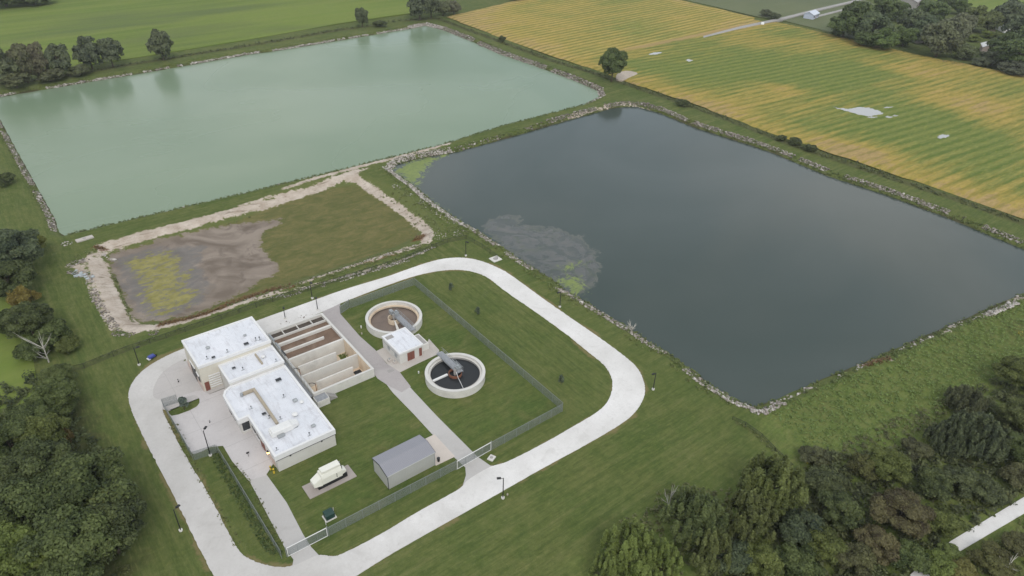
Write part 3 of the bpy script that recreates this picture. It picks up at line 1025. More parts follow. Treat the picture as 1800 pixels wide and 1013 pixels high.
def crown_data(seed, R, H, base, nb, nl, leaf, style='round'):
    rg = np.random.default_rng(seed)
    ctr, rad = [], []
    for i in range(nb):
        if style == 'upright':
            a = rg.uniform(0, 2 * PI)
            k = math.sqrt(rg.uniform(0, 1)) * .92
            top = base + (H - base) * (1 - .50 * k * k) * rg.uniform(.62, 1.0)
            rr = R * rg.uniform(.075, .125)
            hl = rr * rg.uniform(3.4, 5.8)
            ctr.append((R * k * math.cos(a), R * k * math.sin(a), max(top - hl, base * .5 + hl * .7)))
            rad.append((rr, rr, hl))
        else:
            v = rg.normal(size=3)
            v /= np.linalg.norm(v)
            k = rg.uniform(.45, .88)
            prof = 1.0
            zc = base + (H - base) * (.46 + .40 * v[2] * k * 1.1)
            fr = (zc - base) / (H - base)
            prof = math.sqrt(max(.5 if leaf > .5 else .12, 1 - (2 * fr - .8) ** 2 * .75)) if style == 'round' else max(.25, 1.1 - fr)
            rr = R * rg.uniform(.24, .42) * (34 / max(nb, 34)) ** .42
            ctr.append((R * k * v[0] * prof, R * k * v[1] * prof, zc))
            rad.append((rr, rr, rr * rg.uniform(.62, .85)))
    ctr, rad = np.array(ctr), np.array(rad)
    w = rad[:, 0] ** 2
    idx = rg.choice(nb, size=int(nl * 1.5), p=w / w.sum())
    d = rg.normal(size=(len(idx), 3))
    d /= np.linalg.norm(d, axis=1, keepdims=True)
    d[:, 2] = np.where(d[:, 2] < -.35, -d[:, 2], d[:, 2])
    shell = rg.uniform(.72, 1.0, len(idx)) + rg.normal(0, .07, len(idx))
    off = d * shell[:, None]
    if style == 'upright':
        taper = np.clip(1.05 - .62 * off[:, 2], .3, 1.2)
        off[:, :2] *= taper[:, None]
    pos = ctr[idx] + off * rad[idx]
    ok = np.ones(len(pos), bool)
    for j in range(nb):
        q_ = ((pos - ctr[j]) / rad[j])
        ok &= ~(((q_ ** 2).sum(1) < .52) & (idx != j))
    ok &= pos[:, 2] > base * .6
    pos, d, idx = pos[ok][:nl], d[ok][:nl], idx[ok][:nl]
    nrm = d + rg.normal(0, .55, d.shape)
    nrm[:, 2] += .35
    v, f = leaf_quads(pos, nrm, leaf, rg, 1.9 if style != 'round' else 1.45, .8 if style == 'upright' else 0)
    bt = rg.uniform(0, 1, nb)
    tint = np.clip(.5 + (bt[idx] - .5) * .6 + rg.normal(0, .2, len(idx)), 0, 1)
    hue = np.clip(rg.uniform(0, .72, nb)[idx] + rg.normal(0, .14, len(idx)), 0, 1)
    return v, f, tint, hue, ctr


def make_mesh(name, v, f, tint, hue, m):
    o = mesh_np(name, v, f, m, {'tint': ('FACE', tint), 'hue': ('FACE', hue)})
    me = o.data
    bpy.data.objects.remove(o)
    return me


def trunk_mesh(name, seed, R, H, base, ctr, r0, m):
    rg = np.random.default_rng(seed)
    mb = MB()
    top = H * .72
    lean = rg.normal(0, .03 * H, 2)
    pts = [(lean[0] * t * t, lean[1] * t * t, top * t) for t in (0, .12, .35, .6, .85, 1)]
    pts[0] = (0, 0, -.3)
    mb.tube(pts, [r0 * 1.35, r0, r0 * .8, r0 * .6, r0 * .35, r0 * .15], 7)
    order = rg.permutation(len(ctr))[:9]
    for j in order:
        c = ctr[j]
        t = rg.uniform(.22, .6)
        s = (lean[0] * t * t, lean[1] * t * t, min(top * t, max(c[2] - .15 * H, .15 * H)))
        mid = tuple(s[i] * .5 + c[i] * .5 + (0, 0, .04 * H)[i] for i in range(3))
        mb.tube([s, mid, tuple(c)], [r0 * .42, r0 * .28, r0 * .08], 5)
    o = mb.build(name, m)
    me = o.data
    bpy.data.objects.remove(o)
    return me


KINDS = {}


def kind(key, seeds, R, H, base, nb, nl, leaf, style, r0):
    KINDS[key] = []
    for s in seeds:
        v, f, t, h, ctr = crown_data(s, R, H, base, nb, nl, leaf, style)
        KINDS[key].append((make_mesh('crown', v, f, t, h, LEAF), trunk_mesh('trunk', s, R, H, base, ctr, r0, MT['trunk']), R, H))


kind('broad', (11, 12, 13, 14), 6.0, 11.5, 1.6, 70, 21000, .33, 'round', .28)
kind('far', (21, 22, 23, 24), 6.0, 12.0, .25, 44, 6500, .52, 'round', .30)
kind('poplar', (31, 32, 33), 4.2, 11.0, 1.2, 105, 19000, .26, 'upright', .2)
kind('willow', (41, 42, 43), 4.6, 7.5, .5, 130, 17000, .24, 'upright', .16)
kind('shrub', (51, 52, 53, 54), 3.2, 4.6, .3, 44, 9000, .26, 'round', .12)
kind('conifer', (61, 62), 1.0, 2.6, .15, 16, 900, .22, 'cone', .06)


def tree(name, key, px, py, r, h, col, label, cat='tree', group=None, variant=None, zc=.5):
    """stands so that its crown's middle is where the survey sees it"""
    vs = KINDS[key]
    cm, tm, R, H = vs[random.randrange(len(vs)) if variant is None else variant % len(vs)]
    x, y = at(px, py, h * zc)
    z = float(ground_z([x], [y])[0])
    e = empty(name, (x, y, z), label, cat, group, random.uniform(0, 2 * PI))
    e.scale = (r / R, r / R, h / H)
    for nm, me in (('crown', cm), ('trunk', tm)):
        o = bpy.data.objects.new(nm, me)
        C.objects.link(o)
        o.parent = e
        if nm == 'crown':
            k = random.uniform(.88, 1.12)
            o.color = (col[0] * k, col[1] * k, col[2] * k, 1)
    return e


DK, MD, LT = (.036, .058, .019), (.048, .078, .021), (.130, .180, .036)
GY, OL, YL = (.060, .078, .038), (.084, .108, .022), (.17, .185, .036)
BR, TL, YO = (.092, .068, .038), (.040, .066, .044), (.24, .175, .035)
WG = 'broadleaf trees of the lower left wood'
for a in [
    ('broadleaf_tree', 'broad', 152, 862, 7.5, 13.5, MD, 'big dark green broadleaf tree leaning over the mown strip, the lower left wood\'s largest crown', 0),
    ('broadleaf_tree', 'broad', 192, 930, 5.4, 11, DK, 'dark green tree on the mown strip\'s edge, below the lower left wood\'s largest crown', 1),
    ('broadleaf_tree', 'broad', 125, 965, 7.2, 12.5, MD, 'green broadleaf tree at the bottom edge, right of the bright corner tree', 2),
    ('broadleaf_tree', 'broad', 25, 990, 6.5, 11.5, LT, 'bright green tree filling the very bottom left corner of the photo', 3),
    ('broadleaf_tree', 'broad', 60, 905, 6.5, 12, MD, 'mid green tree left of the lower left wood\'s largest crown', 1),
    ('broadleaf_tree', 'broad', 10, 860, 6.0, 11, DK, 'dark tree cut by the left frame edge, level with the lower left wood\'s largest crown', 2),
    ('broadleaf_tree', 'broad', 75, 825, 5.8, 11.5, DK, 'dark tree just above and left of the lower left wood\'s largest crown', 3),
    ('broadleaf_tree', 'broad', 20, 785, 5.5, 10, MD, 'mid green tree at the left frame edge above the darker wood', 0),
    ('broadleaf_tree', 'broad', 72, 765, 4.6, 9, OL, 'olive green tree beside the orange tinted little tree', 1),
    ('broadleaf_tree', 'broad', 52, 748, 4.6, 8, MD, 'rounded green tree behind the olive one near the left edge', 2),
    ('broadleaf_tree', 'broad', 98, 700, 4.6, 8, (.085, .125, .034), 'fresh green rounded tree below the bare dead tree', 3),
    ('broadleaf_tree', 'broad', 100, 664, 3.2, 5.5, (.085, .120, .034), 'low bright green tree right under the bare dead tree', 0),
    ('young_tree', 'shrub', 104, 770, 2.2, 5.0, (.15, .095, .028), 'small orange tinted tree at the edge of the lower left wood', 0),
    ('broadleaf_tree', 'broad', 22, 440, 7.4, 12, TL, 'large dark blue-green tree at the left edge, beside the green pond\'s lower corner', 0),
    ('broadleaf_tree', 'broad', 12, 492, 6.0, 9, DK, 'dark tree at the left edge just below the large blue-green one', 1),
    ('young_tree', 'shrub', 58, 427, 2.9, 4.5, YL, 'small yellow-green tree against the large dark tree on the left', 1),
    ('young_tree', 'shrub', 40, 522, 3.2, 5.5, YO, 'small golden yellow tree on the left strip', 2),
    ('broadleaf_tree', 'broad', 48, 562, 5.2, 8, DK, 'dark green tree directly below the golden yellow one', 2),
    ('broadleaf_tree', 'broad', 14, 566, 3.6, 6, MD, 'green tree at the left edge beside the one below the golden tree', 3),
    ('shrub', 'shrub', 88, 585, 3.8, 4.8, MD, 'spreading green shrub above the bare dead tree', 3),
    ('shrub', 'shrub', 118, 605, 2.6, 3.4, OL, 'low olive shrub right of the bare dead tree', 0),
    ('shrub', 'shrub', 55, 612, 3.5, 4.4, MD, 'low green shrub left of the bare dead tree', 1),
    ('shrub', 'shrub', 5, 315, 3.0, 4.0, DK, 'dark shrub at the left edge beside the middle of the green pond', 2),
]:
    tree(*a[:7], a[7], 'shrub' if a[0] == 'shrub' else 'tree', 'trees and shrubs along the left side', a[8])

TR = 'trees between the green pond and the hay field'
for px, py, r, h, col, lab, v in [
    (12, 153, 7.5, 18, (.075, .088, .052), 'dull green tree at the left end of the row behind the green pond', 0),
    (50, 146, 5.5, 18, (.100, .100, .062), 'brownish tree third from the right end of the left clump behind the green pond', 1),
    (72, 142, 6.0, 18, (.108, .095, .068), 'brown grey tree second from the right end of the left clump behind the green pond', 2),
    (110, 134, 7.0, 16, (.064, .080, .052), 'dark rounded tree at the right end of the left clump behind the green pond', 3),
    (163, 122, 7.2, 16, (.060, .076, .054), 'taller tree of the pair behind the green pond', 0),
    (199, 118, 7.0, 14, (.062, .078, .052), 'wider tree of the pair behind the green pond', 1),
    (288, 106, 7.2, 15.5, (.066, .080, .050), 'rounded tree standing alone between the green pond and the hay field', 2),
    (637, 46, 5.0, 12.5, (.074, .094, .056), 'slim tree standing alone by the far shore of the green pond', 3),
    (738, 34, 9.0, 19, (.056, .072, .048), 'biggest dark tree beyond the far corner of the green pond', 0),
    (758, 31, 7.0, 15, (.058, .074, .048), 'dark tree right of the biggest one beyond the pond\'s far corner', 1),
    (779, 28, 6.0, 10, (.090, .102, .056), 'low pale green tree at the tip of the soy field', 2),
    (798, 25, 5.5, 9, (.095, .095, .068), 'small greyish bush last in the clump at the soy field\'s tip', 3),
    (60, 9, 13, 10, DK, 'dark trees\' crown at the top left corner of the photo', 0), (12, 12, 14, 12, DK, 'dark tree in the very top left corner', 1),
    (905, 2, 5, 6, DK, 'dark bush on the soy field\'s upper rim', 1), (920, 0, 4, 5, DK, 'smaller dark bush beside another on the soy field\'s upper rim', 2),
    (30, 154, 7, 7, (.075, .082, .045), 'low thicket under the left end of the row behind the green pond', 1), (90, 143, 7, 6, (.070, .074, .045), 'low thicket under the right part of the left clump behind the green pond', 3),
    (140, 133, 6, 5, (.068, .078, .042), 'low bush in the gap between clump and pair behind the green pond', 2),
]:
    tree('field_tree', 'far', px, py, r * .84, h, tuple(c_ * 1.55 for c_ in col), lab, 'tree', TR, v, 0.0)
tree('field_tree', 'broad', 1078, 112, 6.4, 16, (.080, .125, .044), 'single leafy green tree between both ponds and the soy field', 'tree', None, 2)
for px, py, r, h, lab in [(883, 68, 1.9, 3.4, 'tiny dark bush on the soy field\'s edge'), (1200, 180, 3.0, 2.4, 'dark round bush on the soy field\'s edge near the dark pond\'s far corner'),
                          (1398, 248, 2.6, 2.6, 'round green bush nearest the long dark pond shore\'s middle, on the soy field\'s edge'), (1373, 242, 2.0, 2.0, 'small green bush left of the round one on the soy field\'s edge'),
                          (1425, 259, 2.4, 2.2, 'low green bush right of the round one on the soy field\'s edge'), (848, 39, 3.0, 2.0, 'low dark shrub on the ditch by the green pond\'s far shore') if False else (668, 41, 4.0, 3.0, 'low dark shrub right of the slim lone tree on the green pond\'s far shore')]:
    tree('bush', 'shrub', px, py, r, h, (.040, .058, .026), lab, 'bush', 'bushes on the field edges', None)

WT = 'trees of the farmstead wood'
FW = [(1488, 40, 12, 20, DK), (1512, 30, 13, 26, DK), (1540, 48, 14, 24, (.046, .066, .034)), (1566, 8, 13, 22, DK), (1556, 66, 10, 16, MD), (1606, 38, 12, 22, (.05, .066, .038)), (1592, 62, 9, 14, MD),
      (1640, 18, 13, 22, DK), (1632, 50, 11, 20, (.040, .060, .036)), (1665, 6, 9, 15, DK), (1658, 62, 14, 27, (.070, .078, .048)), (1684, 46, 12, 26, (.080, .086, .056)), (1716, 30, 12, 20, (.080, .098, .034)),
      (1742, 36, 9, 17, (.075, .092, .036)), (1776, 22, 13, 24, (.050, .064, .042)), (1796, 42, 12, 24, (.046, .062, .040)), (1772, 80, 13, 20, DK), (1800, 92, 14, 22, DK), (1748, 100, 9, 10, (.05, .06, .04)),
      (1700, 88, 9, 11, (.066, .084, .040)), (1672, 5.56, 9, 6, (.05, .066, .036)), (1630, 5.52, 8, 5, MD), (1712, 66, 5.5, 5, OL), (1522, 66, 9, 12, DK), (1786, 118, 10, 9, (.05, .055, .045)), (1740, 60, 5.5, 5, OL),
      (1584, 20, 8, 14, MD), (1470, 56, 4, 5, DK), (1347, 22, 5, 6, (.06, .068, .045)), (1362, 28, 4.5, 6, (.05, .062, .038)), (1690, 10, 8, 13, DK), (1828, 60, 14, 22, DK), (1725, 108, 6, 6, (.05, .06, .04))]
WL = ['dark tree at the farmstead wood\'s left tip', 'tall dark tree second from the farmstead wood\'s left tip', 'broad tree bulging over the soy field at the left of the farmstead wood', 'dark tree reaching the top frame edge above the broad one',
      'mid green tree at the foot of the broad one by the soy field', 'brownish tree left of the pale gap with parked cars', 'low green tree beside the red post', 'dark tree at the top edge behind the grey barn roof', 'dark narrow tree right of the brownish one', 'small dark tree at the top edge right of the barn roof',
      'tall grey-green willow over the soy field\'s edge', 'paler taller willow behind the grey-green one', 'round yellow-green tree among the white trailers', 'yellow-green tree on the right flank of the round one', 'tall grey-green tree at the upper right, left of the frame edge', 'tall tree cut by the right edge near the top',
      'wide dark tree right of the white cottage', 'dark tree cut by the right edge below the wide one', 'greyish thicket tree at the field edge below the white cottage', 'pale green low tree left of the white cottage', 'low tree at the foot of the grey-green willow', 'low shrubby tree in the gap right of the red post', 'olive shrubby tree in front of the white trailers', 'dark low tree at the field corner under the wood\'s left tip',
      'grey thicket at the right edge by the soy field', 'olive bushy tree below the round yellow-green one', 'slim tree between the two dark trees by the barn', 'low dark bush before the wood\'s left tip', 'grey bush on the farm lane, left of its twin', 'dark bush on the farm lane, right of its twin', 'dark tree on the far green meadow at the top edge', 'dark tree mostly beyond the right frame edge', 'low grey shrub just left of the grey thicket tree']
for i, (px, py, r, h, col) in enumerate(FW):
    tree('farm_tree' if r > 6 else 'farm_bush', 'far', px, py, r * .78, h * .80, tuple(c_ * 2.1 for c_ in col), WL[i], 'tree' if r > 6 else 'bush', WT, i)

LR = 'trees and shrubs of the lower right thicket'
for a in [
    ('poplar', 'poplar', 1110, 962, 4.6, 9.5, LT, 'bright green many-stemmed poplar, nearest the bottom edge left of the thicket', 0),
    ('poplar', 'poplar', 1158, 985, 3.8, 8, LT, 'bright green poplar right of and below the biggest bright one', 1),
    ('poplar', 'poplar', 1072, 1000, 3.2, 6.5, LT, 'low bright poplar at the far left of the lower right thicket', 2),
    ('poplar', 'poplar', 1222, 905, 5.2, 11, (.068, .098, .032), 'tall green poplar behind the bright ones, beside the bare sapling', 1),
    ('poplar', 'poplar', 1245, 960, 4.0, 8, (.085, .105, .030), 'yellowish green poplar in front of the tall one', 2),
    ('poplar', 'poplar', 1362, 845, 5.4, 11, (.088, .112, .028), 'tall yellow-green tree at the thicket\'s upper left corner by the fence end', 0),
    ('poplar', 'poplar', 1318, 905, 4.6, 9, (.075, .092, .026), 'olive green tree below and left of the tall yellow-green one', 2),
    ('shrub', 'shrub', 1285, 975, 3.4, 4.5, TL, 'blue-green shrub right of the yellowish poplar', 0),
    ('shrub', 'shrub', 1340, 985, 3.6, 4.2, OL, 'olive shrub at the bottom edge right of the blue-green one', 1),
    ('shrub', 'shrub', 1405, 925, 3.6, 4.6, TL, 'dark blue-green shrub below the tall yellow-green tree', 2),
    ('shrub', 'shrub', 1400, 985, 3.6, 4.0, MD, 'mid green shrub at the bottom edge below the dark blue-green one', 3),
    ('shrub', 'shrub', 1452, 845, 3.4, 4.2, GY, 'grey-green shrub right of the tall yellow-green tree', 0),
    ('shrub', 'shrub', 1480, 895, 3.8, 4.6, DK, 'dark green shrub in the middle of the thicket, left of the brown ones', 1),
    ('shrub', 'shrub', 1450, 960, 3.4, 4.2, OL, 'olive shrub left below the dark green middle one', 2),
    ('broadleaf_tree', 'broad', 1562, 818, 4.0, 6.0, OL, 'rounded olive tree on the thicket\'s upper rim', 3),
    ('shrub', 'shrub', 1520, 822, 2.7, 4.2, (.085, .085, .028), 'yellow-brown shrub touching the rounded olive tree', 3),
    ('broadleaf_tree', 'broad', 1585, 905, 4.8, 6.5, BR, 'large reddish brown tree in the thicket\'s middle', 0),
    ('shrub', 'shrub', 1545, 955, 3.4, 4.4, BR, 'reddish brown shrub below left of the large brown tree', 1),
    ('shrub', 'shrub', 1505, 985, 3.2, 4.0, (.068, .066, .032), 'brownish green shrub at the bottom edge', 2),
    ('shrub', 'shrub', 1600, 980, 3.2, 4.0, MD, 'green shrub at the bottom edge, left of the trail\'s hidden end', 3),
    ('shrub', 'shrub', 1668, 972, 2.0, 2.4, (.10, .14, .036), 'small green shrub right where the trail meets the thicket', 1),
    ('shrub', 'shrub', 1648, 990, 2.8, 3.4, LT, 'light green shrub overhanging the trail\'s lower end', 0),
    ('shrub', 'shrub', 1640, 850, 3.4, 4.2, DK, 'dark shrub right of the rounded olive tree', 1),
    ('shrub', 'shrub', 1690, 845, 3.2, 3.8, GY, 'grey-green shrub between the dark shrub and the willow', 2),
    ('shrub', 'shrub', 1655, 915, 3.0, 3.8, OL, 'olive shrub right of the large brown tree', 3),
    ('shrub', 'shrub', 1735, 860, 3.2, 3.8, GY, 'grey-green shrub beside the upper end of the trail', 0),
    ('shrub', 'shrub', 1790, 835, 3.0, 3.6, (.070, .066, .036), 'brownish shrub at the right edge above the trail', 1),
    ('willow', 'willow', 1722, 760, 5.6, 7.5, (.050, .070, .042), 'big dark willow at the right, the thicket\'s widest', 0),
    ('willow', 'willow', 1668, 768, 3.8, 5.5, (.042, .060, .038), 'dark willow on the left flank of the big one', 1),
    ('willow', 'willow', 1700, 700, 4.0, 5.0, (.064, .072, .042), 'brown-green thin willow above the big one', 2),
    ('broadleaf_tree', 'broad', 1790, 655, 4.6, 6.5, OL, 'olive tree at the right edge above the willows', 1),
    ('broadleaf_tree', 'broad', 1798, 730, 4.4, 6.5, (.075, .095, .028), 'yellow-green tree at the right edge beside the big willow', 2),
    ('broadleaf_tree', 'broad', 1800, 790, 3.8, 5.5, MD, 'mid green tree at the right edge below the yellow-green one', 3),
    ('shrub', 'shrub', 1745, 985, 3.2, 3.0, (.095, .092, .030), 'yellowing shrub below the trail', 2),
    ('shrub', 'shrub', 1690, 1005, 2.6, 2.6, (.135, .120, .030), 'golden shrub at the bottom edge below the trail', 3),
    ('shrub', 'shrub', 1790, 955, 2.6, 2.4, (.085, .080, .034), 'brownish shrub in the corner below the trail', 0),
    ('shrub', 'shrub', 1430, 800, 2.6, 2.8, (.058, .062, .038), 'low grey shrub on the thicket\'s rim above the rest', 1),
    ('shrub', 'shrub', 1610, 790, 2.6, 2.6, (.062, .062, .036), 'low brown shrub on the rim right of the rounded olive tree', 2),
]:
    tree(*a[:7], a[7], 'shrub' if a[1] == 'shrub' else 'tree', LR, a[8])

for px, py, lab in [(793, 503, 'tiny dark conifer on the lawn nearest the ring road\'s top bend'), (840, 545, 'small dark conifer in the middle of the lawn strip outside the fence'),
                    (987, 667, 'tiny conifer on the lawn strip near the fence\'s right corner')]:
    tree('conifer_sapling', 'conifer', px, py,   .75, 2.6, (.075, .11, .085), lab, 'sapling', 'saplings on the lawn strip', None)
tree('spruce', 'conifer', 321, 708, 1.25, 3.4, (.12, .16, .165), 'small blue-grey spruce on the planted island by the court', 'tree', None, 0)


def dead_tree(px, py, h, spread, label, n=9, seed=5, lean=0):
    x, y = at(px, py)
    e = empty('dead_tree', (x, y, 0), label, 'tree')
    rg = np.random.default_rng(seed)
    mb = MB()
    mb.tube([(0, 0, -.2), (.1, 0, h * .5), (lean, .1, h)], [.16, .11, .02], 6)
    mb.local('trunk', MT['deadwood'], e)
    bb = MB()
    for i in range(n):
        a = rg.uniform(0, 2 * PI)
        z0 = h * rg.uniform(.12, .6)
        L = spread * rg.uniform(.5, 1)
        p1 = (math.cos(a) * L * .5, math.sin(a) * L * .5, z0 + L * .45)
        p2 = (math.cos(a) * L, math.sin(a) * L, z0 + L * rg.uniform(.8, 1.2))
        bb.tube([(lean * .2, 0, z0), p1, p2], [.07, .05, .015], 5)
        for s in range(2):
            b2 = a + rg.uniform(-.8, .8)
            bb.tube([p1, (p1[0] + math.cos(b2) * L * .4, p1[1] + math.sin(b2) * L * .4, p1[2] + L * .4)], [.035, .01], 4)
    bb.local('branches', MT['deadwood'], e)
    return e


dead_tree(86, 637, 6.5, 4.2, 'bare bleached dead tree in the left strip', 11, 5)
dead_tree(1172, 905, 7.0, 1.8, 'pale bare sapling beside the tall green poplar', 12, 6)
dead_tree(1765, 1008, 2.6, 2.2, 'bare grey branches below the gravel trail', 8, 7)
dead_tree(1110, 583, 1.8, 2.0, 'bare bush standing out over the dark pond\'s edge', 12, 8)


# ------------------------------------------------------------------ leafy ground cover (nobody could count it)
def clumps(name, polyset, count, rad, hgt, leaf, per, col, seed, along=None, zoff=0.0, min_d=None):
    rg = np.random.default_rng(seed)
    pts = []
    if along is not None:
        for L, w in along:
            Q = np.array(ats(L) if isinstance(L[0][0], (int, float)) and not isinstance(L, np.ndarray) else L)
            d = np.diff(Q, axis=0)
            ln = np.hypot(d[:, 0], d[:, 1])
            k = int(count * ln.sum())
            i = rg.choice(len(ln), k, p=ln / ln.sum())
            t = rg.uniform(0, 1, k)[:, None]
            nrm = np.stack([-d[i, 1], d[i, 0]], 1) / ln[i][:, None]
            lo, hi = w if isinstance(w, tuple) else (-w, w)
            pts.append(Q[i] + d[i] * t + nrm * rg.uniform(lo, hi, k)[:, None])
    for poly in polyset or ():
        A = np.asarray(poly)
        k = int(count * (np.ptp(A[:, 0]) * np.ptp(A[:, 1])))
        p = np.stack([rg.uniform(A[:, 0].min(), A[:, 0].max(), k), rg.uniform(A[:, 1].min(), A[:, 1].max(), k)], 1)
        pts.append(p[inside(p[:, 0], p[:, 1], poly)])
    p = np.concatenate(pts)
    z = ground_z(p[:, 0], p[:, 1])
    ok = z > ZW - .25
    p, z = p[ok], z[ok]
    n = len(p)
    R = rad * rg.uniform(.5, 1.5, n)
    Hh = hgt * rg.uniform(.4, 1.6, n)
    idx = np.repeat(np.arange(n), per)
    dv = rg.normal(size=(len(idx), 3))
    dv /= np.linalg.norm(dv, axis=1, keepdims=True)
    dv[:, 2] = np.abs(dv[:, 2])
    k = rg.uniform(.5, 1, len(idx))[:, None]
    base = np.stack([p[idx, 0], p[idx, 1], z[idx] + zoff], 1)
    pos = base + dv * np.stack([R[idx], R[idx], Hh[idx]], 1) * k
    nrm = dv + rg.normal(0, .5, dv.shape)
    nrm[:, 2] += .9
    v, f = leaf_quads(pos, nrm, leaf, rg, 1.7, .3)
    bt = rg.uniform(0, 1, n)
    tint = np.clip(.5 + (bt[idx] - .5) * .8 + rg.normal(0, .18, len(idx)), 0, 1)
    hue = np.clip(rg.uniform(0, .95, n)[idx] + rg.normal(0, .1, len(idx)), 0, 1)
    o = mesh_np(name, v, f, LEAF if 'undergrowth' in name else WEED, {'tint': ('FACE', tint), 'hue': ('FACE', hue)})
    o.color = (*(c_ * 1.25 for c_ in col), 1)
    o['kind'] = 'stuff'
    return o


def offset(P, d, i0=0, i1=None):
    """a run of an outline moved outwards by d metres"""
    A = np.asarray(P)
    n = len(A)
    ar = np.sum(A[:, 0] * np.roll(A[:, 1], -1) - np.roll(A[:, 0], -1) * A[:, 1])
    s = 1 if ar > 0 else -1
    o = []
    for i in range(i0, n if i1 is None else i1):
        t = A[(i + 1) % n] - A[i - 1]
        t = t / np.hypot(*t)
        o.append(A[i % n] + s * d * np.array([t[1], -t[0]]))
    return np.array(o)


P1c, P2c = P1 + [P1[0]], P2 + [P2[0]]
clumps('bank_weeds', None, 2.6, .45, .55, .30, 9, (.062, .088, .026), 101, along=[(offset(P1, 1.3, 0, 8), 1.2), (offset(P1, 1.6, 8, 14), 1.3), (offset(P2, 1.4, 14, 28), 1.5), (offset(P2, 1.1, 29, 46), 1.2)])
clumps('shore_weeds', None, 1.9, .40, .5, .28, 9, (.085, .110, .032), 102, along=[(offset(P2, .9, 0, 18), 1.1), (offset(P2, 3.2, 0, 18), 1.4), (offset(P1, 1.4, 14, 27), 1.0)])
clumps('ditch_weeds', None, 2.0, .6, .7, .34, 10, (.048, .062, .026), 103, along=[(ditch_lines[0], 1.8), (ditch_lines[3], 3.0)])
clumps('fence_weeds', None, 2.4, .26, .35, .22, 7, (.075, .095, .034), 104, along=[([(x - 2, y - 5) for x, y in ditch_lines[1]], .5), (ditch_lines[2], .5)])
UND = [ats([(1240, 1010), (1290, 930), (1400, 870), (1440, 800), (1500, 800), (1560, 790), (1640, 800), (1660, 740), (1700, 690), (1800, 650), (1850, 700), (1800, 870), (1672, 948), (1620, 985), (1560, 1060), (1240, 1060)])]
clumps('undergrowth', UND, .55, 1.0, 1.2, .34, 34, (.050, .062, .030), 105)
clumps('wood_undergrowth', [ats([(-60, 700), (90, 650), (150, 760), (230, 860), (235, 960), (220, 1040), (-120, 1040)])], .35, 1.0, 1.3, .36, 30, (.034, .052, .022), 106)
clumps('trail_weeds', [ats([(1660, 1020), (1690, 978), (1800, 908), (1860, 900), (1820, 1060), (1640, 1060)])], 1.0, .55, .6, .28, 12, (.082, .095, .032), 107)
clumps('meadow_weeds', [ats([(1345, 722), (1500, 655), (1800, 525), (1850, 560), (1800, 640), (1690, 690), (1640, 750), (1500, 790), (1420, 790)])], 1.6, .34, .18, .22, 7, (.105, .160, .042), 108)
clumps('rim_weeds', [ats([(1390, 830), (1500, 770), (1660, 700), (1690, 720), (1560, 800), (1430, 850)]), ats([(1040, 1010), (1080, 930), (1180, 850), (1290, 860), (1250, 940), (1200, 1010)])], .9, .55, .45, .28, 10, (.070, .074, .034), 109)
clumps('lagoon_growth', [[(a, b) for a, b in ats([(470, 372), (500, 358), (570, 335), (620, 328), (645, 334), (690, 356), (726, 390), (733, 406), (690, 434), (600, 466), (500, 498), (470, 508), (492, 478), (476, 452), (464, 428), (474, 404), (497, 390)], ZB)]], 1.6, .42, .36, .24, 8, (.098, .104, .044), 110)
clumps('lagoon_rim_growth', None, 3.2, .34, .4, .24, 8, (.095, .112, .042), 111, along=[([(192, 445), (230, 432), (280, 418), (347, 400), (416, 383), (480, 358)], .9), ([(193, 470), (205, 500), (222, 540), (232, 562)], .35), ([(270, 569), (350, 551), (440, 523), (500, 503), (600, 470), (690, 440)], .7),
                                                                                          ([(440, 527), (543, 496), (633, 466), (760, 428)], 1.1), ([(660, 335), (720, 372), (770, 400), (812, 412)], 2.2), ([(690, 330), (780, 380), (830, 410)], 2.2), ([(120, 470), (140, 452), (170, 438)], 1.2)])
clumps('reeds', None, 12, .28, .7, .22, 8, (.135, .070, .038), 112, along=[(REED[0][0], 1.2), (REED[1][0], 1.3), (REED[2][0], .5), (REED[3][0], .5), (REED[5][0], .6)])
clumps('verge_weeds', None, 3.5, .22, .16, .18, 6, (.085, .098, .036), 113, along=[([(299, 740), (321, 787), (345, 826), (372, 874), (397, 922), (424, 968)], .6), ([(304, 742), (322, 772), (340, 803)], .5), ([(412, 815), (440, 850), (498, 962)], .4)])
clumps('fence_strip_grass', [ats([(366, 793), (381, 791), (498, 975), (470, 976), (425, 900)])], 9.0, .25, .30, .2, 7, (.034, .062, .016), 114)


clumps('goldenrod', None, 1.2, .35, .35, .22, 8, (.22, .19, .02), 115, along=[([(1560, 706), (1572, 712)], 1.2), ([(1418, 810), (1432, 815)], .8), ([(1788, 588), (1800, 580)], 1.0)])

# ------------------------------------------------------------------ stones
def stone_mat():
    m, nt, b = mat('riprap_stone')
    n = N(nt)
    t = n.attr('tint')
    p = n.pos()
    c = n.ramp(t, [(0, (.11, .098, .085)), (.3, (.20, .17, .145)), (.6, (.33, .295, .26)), (1, (.60, .565, .53))])
    c = n.mix(n.rng(n.noise(p, 3, 3), .3, .7, .3, 0), c, (.12, .105, .085))
    n._set(b.inputs['Base Color'], c)
    b.inputs['Roughness'].default_value = .9
    return m


